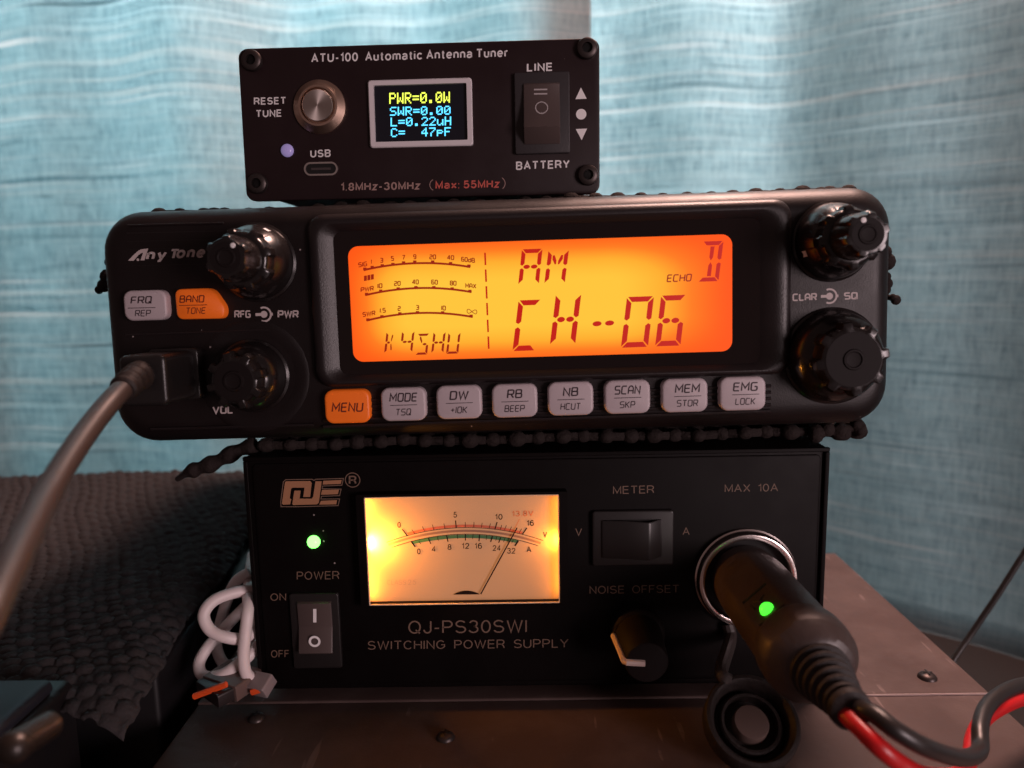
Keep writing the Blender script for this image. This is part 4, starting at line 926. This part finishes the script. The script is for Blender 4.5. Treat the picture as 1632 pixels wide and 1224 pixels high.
# flaps hanging over both sides of the set
for sx, x in ((-1, -105.5), (1, 82.5)):
    prev = {}
    for j in range(8 if sx < 0 else 9):
        for k in range(4):
            w = -36 - 6.1 * j; v = 23.5 - 6.1 * k - random.uniform(0, 1.2)
            p = (x + sx * (1.2 + .8 * k * random.random()), v, w); um.ball(p, 2.0 * random.uniform(.8, 1.1), 8, 6)
            for q in (prev.get((j - 1, k)), prev.get((j, k - 1))):
                if q: um.tube([q, p], 1.0, 6, 0, caps=False)
            prev[j, k] = p
p = P3(K, 166, 440, -18); q = P3(K, 182, 430, -18)
for x, y, r in ((172, 441, 2.2), (166, 455, 1.9), (158, 462, 1.2), (174, 418, 1.3), (176, 452, 1.8), (1414, 417, 2.4), (1410, 402, 2.0), (1413, 441, 1.3), (1414, 452, 1.6), (1428, 478, 1.4), (1423, 474, 1.0), (1412, 462, 1.4)):
    a = P3(K, x, y, -20); um.ball(a, r, 9, 6, (1, 1, .8)); um.tube([a, a + Vector((-6 if x > 800 else 6, 2.5, -4))], r * .5, 6, 0)
top_mat = um.build('rubber_mesh_mat', 'foam', None, smooth=60, key='radio')
tag(top_mat, 'black beaded non-slip mat draped over the radio, under the antenna tuner', 'mat', 'beaded non-slip mats')
lm = MB()
bead_mat(lm, [-72 + 6.1 * k for k in range(27)], [-4.0 - 6.1 * k for k in range(24)], lambda u, w: 36.0 + .0075 * (u + 20) + .3 * math.sin(u / 8), 2.3, .02)
st_pts = [P3('psu', x, y, w) for x, y, w in ((408, 709, -6), (385, 716, -6), (362, 727, -6), (340, 738, -6), (318, 746, -6), (300, 753, -6), (282, 764, -7))]
lm.tube(st_pts, lambda t: (2.1 + .38 * math.sin(t * 2 * math.pi * 4.2)) * (1 - .72 * max(0, t - .72) / .28), 10, 10)
e1 = [P3('psu', x, y, -2) for x, y in ((1290, 690), (1318, 688), (1342, 685), (1362, 682), (1378, 688))]
lm.tube(e1, lambda t: 1.7 + .6 * math.sin(t * 17), 9, 8)
for x, y in ((1318, 684), (1344, 690), (1366, 679), (1300, 694)): lm.ball(P3('psu', x, y, -2), 2.1, 9, 6)
bot_mat = lm.build('rubber_mesh_mat', 'foam', None, smooth=60, key='psu')
tag(bot_mat, 'black beaded non-slip mat squeezed between radio and power supply, one strip dangling', 'mat', 'beaded non-slip mats')

# ================================================================== ANTENNA TUNER
K = 'tuner'
tun = thing('antenna_tuner', 'small black antenna tuner box with tiny lit screen, topmost of the stack', 'tuner', K)
MB().rbox(-45.5, 45.5, -18.6, 18.8, -125, -1.4, 1.5, .3).build('case', 'anod_side', tun)
fp = MB().rbox(-48.5, 48.5, -20.1, 20.1, -1.6, 0, 2.6, .35, 8).build('front_panel', 'anod', tun)
for x, y in ((400, 95.5), (936, 76), (409, 292), (937.5, 278.5)):
    u, v = pl(K, x, y, 1.2)
    s = MB(); s.lathe(u, v, [(2.75, -.1), (2.75, .9), (2.6, 1.4), (2.1, 1.75), (1.35, 1.8), (1.3, .7), (.2, .6)], 32); o = s.build('screw', 'darkmetal', tun)
    h = MB(); h.lathe(u, v, [(1.3, 1.0), (1.2, 1.0)], 6); h.build('hex_socket', 'port', o)
# push button
u, v = pl(K, 507.5, 169, 1.5)
bt = MB(); bt.lathe(u, v, [(7.1, -.1), (7.05, .7), (6.6, 1.1), (5.3, 2.3), (4.75, 2.35), (4.55, 1.9), (4.5, .9)], 64, cap0=False); bo = bt.build('reset_button', mat('copper_tinted_bezel', (.80, .58, .46), .34, 1.0), tun)
def brushed():
    m = mat('spun_steel_cap', (.74, .66, .61), .46, 1.0); nt = m.node_tree; b = nt.nodes['Principled BSDF']
    b.inputs['Anisotropic'].default_value = .75
    tg = nt.nodes.new('ShaderNodeTangent'); tg.direction_type = 'RADIAL'; tg.axis = 'Y'; nt.links.new(tg.outputs[0], b.inputs['Tangent'])
    return m
bc = MB(); bc.lathe(0, 0, [(4.2, .8), (4.2, 2.4), (4.0, 2.65), (2.5, 2.68), (.1, 2.68)], 64, cap0=False); bcap = bc.build('button_cap', brushed(), bo); bcap.location = (u * MM, 0, v * MM)
# status light, usb port
u, v = pl(K, 457.2, 239.5, .5); l = MB(); l.lathe(u, v, [(1.75, -.1), (1.75, .3), (1.6, .7), (1.1, 1.1), (.3, 1.25)], 24); l.build('indicator_light', 'violet_led', tun)
u, v = pl(K, 511.7, 269.2); p_ = MB(); o1 = rr(u - 4.65, u + 4.65, v - 1.8, v + 1.8, 1.8, 8, 0); i1 = rr(u - 4.2, u + 4.2, v - 1.35, v + 1.35, 1.35, 8, 0)
p_.loft([sh(o1, -.1), sh(o1, .35), sh(i1, .35), sh(i1, .05)], False, False); po = p_.build('usb_port', 'steel', tun)
MB().poly(sh(i1, .04)).build('port_hole', 'port', po, smooth=None); MB().box(u - 2.7, u + 2.7, v - .3, v + .3, .06, .25).build('port_tongue', 'tongue', po)
# display
q = [pl(K, x, y, 1.0) for x, y in ((585, 128.5), (751, 123), (754.5, 231.5), (591, 236))]
u0, u1, vt, vb = (q[0][0] + q[3][0]) / 2, (q[1][0] + q[2][0]) / 2, (q[0][1] + q[1][1]) / 2, (q[2][1] + q[3][1]) / 2
o1 = rr(u0, u1, vb, vt, .8, 5, 0); i1 = rr(u0 + 1.45, u1 - 1.4, vb + 1.5, vt - 1.35, .3, 5, 0)
d = MB(); d.loft([sh(o1, -.1), sh(o1, .9), sh(rr(u0 + .25, u1 - .25, vb + .25, vt - .25, .7, 5, 0), 1.15), sh(i1, 1.1), sh(i1, .1)], False, False); do = d.build('display', 'alu', tun)
MB().poly(sh(i1, .12)).build('screen', 'oled', do, smooth=None)
F57 = {'P': '1E11111E101010', 'W': '11111115151B11', 'R': '1E11111E141211', '=': '00001F001F0000', '0': '0E11131519110E', '.': '00000000000C0C', 'S': '0F10100E01011E', 'L': '1010101010101F', '2': '0E11010204081F', 'u': '0000111111130D', 'H': '1111111F111111', 'C': '0E11101010110E', '4': '02060A121F0202', '7': '1F010204080808', 'p': '00001E111E1010', 'F': '1F10101E101010', ' ': '00000000000000'}
for s, x0, x1, y0, y1, m in (('PWR=0.0W', 620.5, 717, 148, 165.5, 'oy'), ('SWR=0.00', 621.5, 718, 170.5, 184.5, 'ob'), ('L=0.22uH', 622.5, 719, 187.5, 201.5, 'ob'), ('C=  47pF', 623, 718.5, 204.5, 218.5, 'ob')):
    b = MB(); cw = (x1 - x0) / (8 * 6 - 1); chh = (y1 - y0) / 7; n = len(s)
    for k, chx in enumerate(s):
        for r_ in range(7):
            bits = int(F57[chx][r_ * 2:r_ * 2 + 2], 16)
            for c_ in range(5):
                if bits >> (4 - c_) & 1:
                    x = x0 + (k * 6 + c_) * cw; y = y0 + r_ * chh - .02 * (x - x0)
                    px_poly(b, K, [(x, y), (x + cw, y), (x + cw, y + chh * .98), (x, y + chh * .98)], .2)
    b.build('screen_text', m, do, smooth=None)
# rocker switch
q = [pl(K, x, y, .8) for x, y in ((818.5, 116.5), (907, 114), (909, 243), (822.4, 247))]
u0, u1, vt, vb = (q[0][0] + q[3][0]) / 2, (q[1][0] + q[2][0]) / 2, (q[0][1] + q[1][1]) / 2, (q[2][1] + q[3][1]) / 2
sw = MB().rbox(u0, u1, vb, vt, -.1, 1.3, .5, .25).build('rocker_switch', 'rocker_dark', tun)
ra, rt = pl(K, 834, 132, 2.2); rb_, rm = pl(K, 893, 201, 5.0); _, rbm = pl(K, 865, 229.5, 1.5)
prof = [(rt, 1.6), (rt - .4, 2.0)] + [(rt - .4 + (rm - rt + .4) * k / 8, 2.0 + .2 * k / 8 + 2.8 * (k / 8) ** 2) for k in range(1, 9)] + [(rm - .25, 4.8), (rbm + .3, 1.9), (rbm, 1.5)]
rk = rocker(ra, rb_, prof).build('rocker', 'rocker', sw)
t = MB()
def wv(v_):
    k = (rt - .4 - v_) / (rt - .4 - rm); return 2.0 + .2 * k + 2.8 * k * k + .07
def mk_bar(x0, x1, y, th):
    for i in range(1):
        v_ = pl(K, x0, y, 3)[1]; w_ = wv(v_); px_poly(t, K, [(x0, y), (x1, y - .3), (x1, y - .3 + th), (x0, y + th)], w_)
z2 = lambda x, y: (660 + x / 4.371, 40 + y / 4.371)
for y in (444, 474): mk_bar(z2(835, 0)[0], z2(928, 0)[0], z2(0, y)[1], 2.4)
mk_bar(z2(848, 0)[0], z2(941, 0)[0], z2(0, 661)[1], 2.4)
for i in range(32):
    a0, a1 = 2 * math.pi * i / 32, 2 * math.pi * (i + 1) / 32; qs = []
    for r_, a_ in ((38, a0), (46, a0), (46, a1), (38, a1)):
        x, y = z2(888 + r_ * math.cos(a_), 575 + r_ * .95 * math.sin(a_)); w_ = wv(pl(K, x, y, 3)[1]); qs.append((*pl(K, x, y, w_), w_))
    t.poly(qs)
t.build('switch_mark', mat('worn_grey_ink', (.42, .38, .38), .6), sw, smooth=None)
# panel lettering
for s, x0, x1, y0, y1, cap, m, bo_ in (
    ('ATU-100', 496, 570.5, 99.8, 97.6, 14.2, 'white_ink', .022), ('Automatic Antenna Tuner', 582, 809.9, 97.4, 90.8, 14.4, 'white_ink', .022),
    ('LINE', 839.6, 880.8, 114, 113, 13.2, 'white_ink', .022), ('BATTERY', 822.4, 908, 271, 268, 13.4, 'white_ink', .022), ('RESET', 404.6, 456, 167.2, 166, 11.6, 'white_ink', .024), ('TUNE', 407.6, 449, 187.2, 186, 11.8, 'white_ink', .024),
    ('USB', 494.5, 527, 251, 250, 12, 'white_ink', .024), ('1.8MHz-30MHz', 543, 669.5, 304.2, 302, 12.6, 'brown_ink', .02), ('Max: 55MHz', 694, 796, 301.3, 299.2, 12.6, 'red_ink', .02)):
    t = MB(); sans(t, K, s, x0, x1, y0, y1, cap, .05, 1.22); t.build('lettering', m, fp, smooth=None)
t = MB()
px_ribbon(t, K, arc3((690, 286.5), (685, 294.5), (690.5, 303)), .18, .05); px_ribbon(t, K, arc3((800, 283.5), (805, 291.5), (801, 300.5)), .18, .05)
t.build('lettering', 'brown_ink', fp, smooth=None)
t = MB(); px_poly(t, K, [z2(1162, 434), z2(1202, 513), z2(1124, 516)], .05); t.build('symbol', 'white_ink', fp, smooth=None)
t = MB(); u, v = pl(K, *z2(1164, 621)); t.disc(u, v, 1.38, .05); t.build('symbol', 'white_ink', fp, smooth=None)
t = MB(); px_poly(t, K, [z2(1126, 724), z2(1205, 721), z2(1167, 801)], .05); t.build('symbol', 'white_ink', fp, smooth=None)

# ================================================================== LEFT SIDE: CLOTH, CASE, USB LEAD, DARK DEVICE
K = 'psu'
case = MB(); case.rbox(-340, -103, Z0 - 90, Z0 - 23.5, -168, 6, 3, 1.5)
tag(case.build('dark_case', 'speaker', None), 'black case under the grey knitted cloth, left of the stack', 'case')
def edge_u(w): return -100.5 - 0.075 * (28 - w) + 1.2 * math.sin(w / 11)
NU, NW = 330, 250; vs = []; fs = []
for j in range(NW + 1):
    t_ = j / NW
    for i in range(NU + 1):
        s_ = i / NU; wend = 14 + 15 * s_ ** 3 + 1.5 * math.sin(s_ * 40)
        w = -170 + (wend + 170) * t_; u = -335 + (edge_u(w) + 335) * s_
        cell = 4.6; rowh = 3.9; w2 = w + 1.0 * math.sin(u / 19 + .7 * math.sin(w / 27)) + .3 * math.sin(u / 6.7 + w / 11); u2 = u + 1.3 * math.sin(w / 17 + u / 43) + .3 * math.sin(w / 5.3 + 1.7 * math.sin(u / 13)); ro = math.floor(w2 / rowh); fx = ((u2 + 335) / cell + .5 * (ro % 2)) % 1.0; fy = (w2 / rowh) % 1.0; am = .8 + .35 * math.sin(ro * 2.3 + 1.9 * math.floor((u2 + 335) / cell + .5 * (ro % 2)))
        kn = (math.sin(math.pi * fx) ** .8) * (math.sin(math.pi * fy) ** .7)
        droop = -4 * max(0, (t_ - .93) / .07) ** 2 - 3.5 * max(0, (s_ - .96) / .04) ** 2
        z = -20.5 + 2.2 * math.sin(u / 37 + .5) * math.sin(w / 45) + 3.0 * t_ * 0 + 1.5 * am * kn + .25 * math.sin(u / 5.1 + 3 * math.sin(w / 9.0)) * math.sin(w / 6.3) + droop + 2.5 * (1 - t_) 
        vs.append((u, Z0 + z, w))
for j in range(NW):
    for i in range(NU):
        a = j * (NU + 1) + i; fs.append((a, a + 1, a + NU + 2, a + NU + 1))
cloth = MB().add(vs, fs).build('knitted_cloth', mat('grey_wool_knit', (.046, .041, .042), .95, spec=.15, bump=(900, .6, .0006)), None, smooth=180)
so_ = cloth.modifiers.new('thickness', 'SOLIDIFY'); so_.thickness = .0012; so_.offset = -1
tag(cloth, 'dark grey chunky knitted cloth spread over the black case at left', 'cloth')
usb = thing('usb_lead', 'white coiled USB lead with orange-tongued connectors, squeezed beside the power supply', 'cable', loc=(0, 0, 0))
def Q(x, y, w): p = P3('psu', x, y, w); return Vector((p[0], p[1] + Z0, p[2]))
lead = [Q(430, 935, -10), Q(404, 940, -6), Q(372, 945, -3), Q(340, 958, 0), Q(325, 980, 2), Q(335, 1004, 3), Q(362, 1016, 3), Q(392, 1016, 0), Q(412, 990, -5), Q(404, 960, -10), Q(378, 980, -10), Q(350, 1010, -9), Q(328, 1036, -6), Q(317, 1060, -3), Q(326, 1078, 0), Q(352, 1076, 2), Q(378, 1060, 1), Q(402, 1040, -2), Q(425, 1010, -6)]
MB().tube(lead, 1.62, 14, 10).build('cord', 'white_cable', usb)
lead2 = [Q(398, 912, -14), Q(378, 925, -13), Q(365, 948, -14), Q(352, 990, -15), Q(345, 1030, -14), Q(360, 1060, -12), Q(388, 1048, -10), Q(410, 1010, -9)]
MB().tube(lead2, 1.6, 14, 10).build('cord', 'white_cable', usb)
lead3 = [Q(402, 885, -45), Q(398, 915, -22), Q(396, 945, -6), Q(395, 972, 1), Q(391, 1010, 3), Q(388, 1045, 4), Q(391, 1070, 4), Q(399, 1080, 3), Q(412, 1084, 0)]
MB().tube(lead3, 1.62, 14, 10).build('cord', 'white_cable', usb)
def box_between(p, q, wd, ht, m, name, parent):
    b = MB(); d_ = (q - p); L_ = d_.length; b.rbox(-wd / 2, wd / 2, -ht / 2, ht / 2, 0, L_, .6, .2)
    z = d_.normalized(); x = Vector((0, 1, 0)).cross(z).normalized(); y = z.cross(x)
    b.v = [tuple(p + x * a + y * c_ + z * w_) for a, c_, w_ in b.v]
    return b.build(name, m, parent)
cn = box_between(Q(392, 1070, -2), Q(350, 1098, 6), 13, 4.6, mat('usb_shell', (.13, .085, .075), .4), 'connector', usb)
box_between(Q(357, 1093.5, 4.5), Q(330, 1107, 8.2), 12, 3.8, mat('usb_end', (.03, .022, .022), .35, .3), 'connector_sleeve', cn)
ot = MB(); ot.tube([Q(309, 1110, 9.6), Q(361, 1090.5, 9.6)], .85, 6, 0); ot.build('orange_tongue', 'orange_plastic', cn)
cn2 = box_between(Q(424, 1078, 2), Q(408, 1104, 6), 6, 4, mat('usb_shell_grey', (.25, .2, .2), .4), 'connector', usb)
ot = MB(); ot.tube([Q(401, 1103, 6.6), Q(414, 1099, 6.6)], .9, 6, 0); ot.build('orange_tongue', 'orange_plastic', cn2)
# blurred dark device in the lower left corner
dev = thing('dark_device', 'dark out-of-focus device with a rounded metal knob, bottom left corner', 'device', loc=(0, 0, 0))
a = Q(30, 1140, 40)
MB().rbox(a[0] - 60, a[0] , 2, a[1] - 3, 20, 62, 2, 1).build('body', 'speaker', dev)
tp = MB(); tp.rbox(a[0] - 58, a[0] - 1, a[1] - 3.2, a[1] + .5, 26, 50, 1.5, 1); tp.build('lid', 'bluish', dev)
k_ = Q(24, 1190, 84); kb = MB(); kb.ball(k_, 2.7, 20, 14, (1, 1, 1)); kb.tube([k_ - Vector((0, 0, .3)), k_ - Vector((0, 2, 9))], 2.4, 20, 0); kb.build('knob', mat('dull_bronze_knob', (.02, .014, .011), .38, .3), dev)
# thin cord on the right
cd = MB(); cd.tube([Q(1710, 765, -60), Q(1632, 882, -60), Q(1592, 945, -60), Q(1548, 1010, -60), Q(1515, 1060, -58), Q(1490, 1120, -55)], 1.05, 12, 8)
tag(cd.build('thin_cord', 'cable', None), 'thin black cord dropping behind the cabinet in front of the right curtain', 'cord')
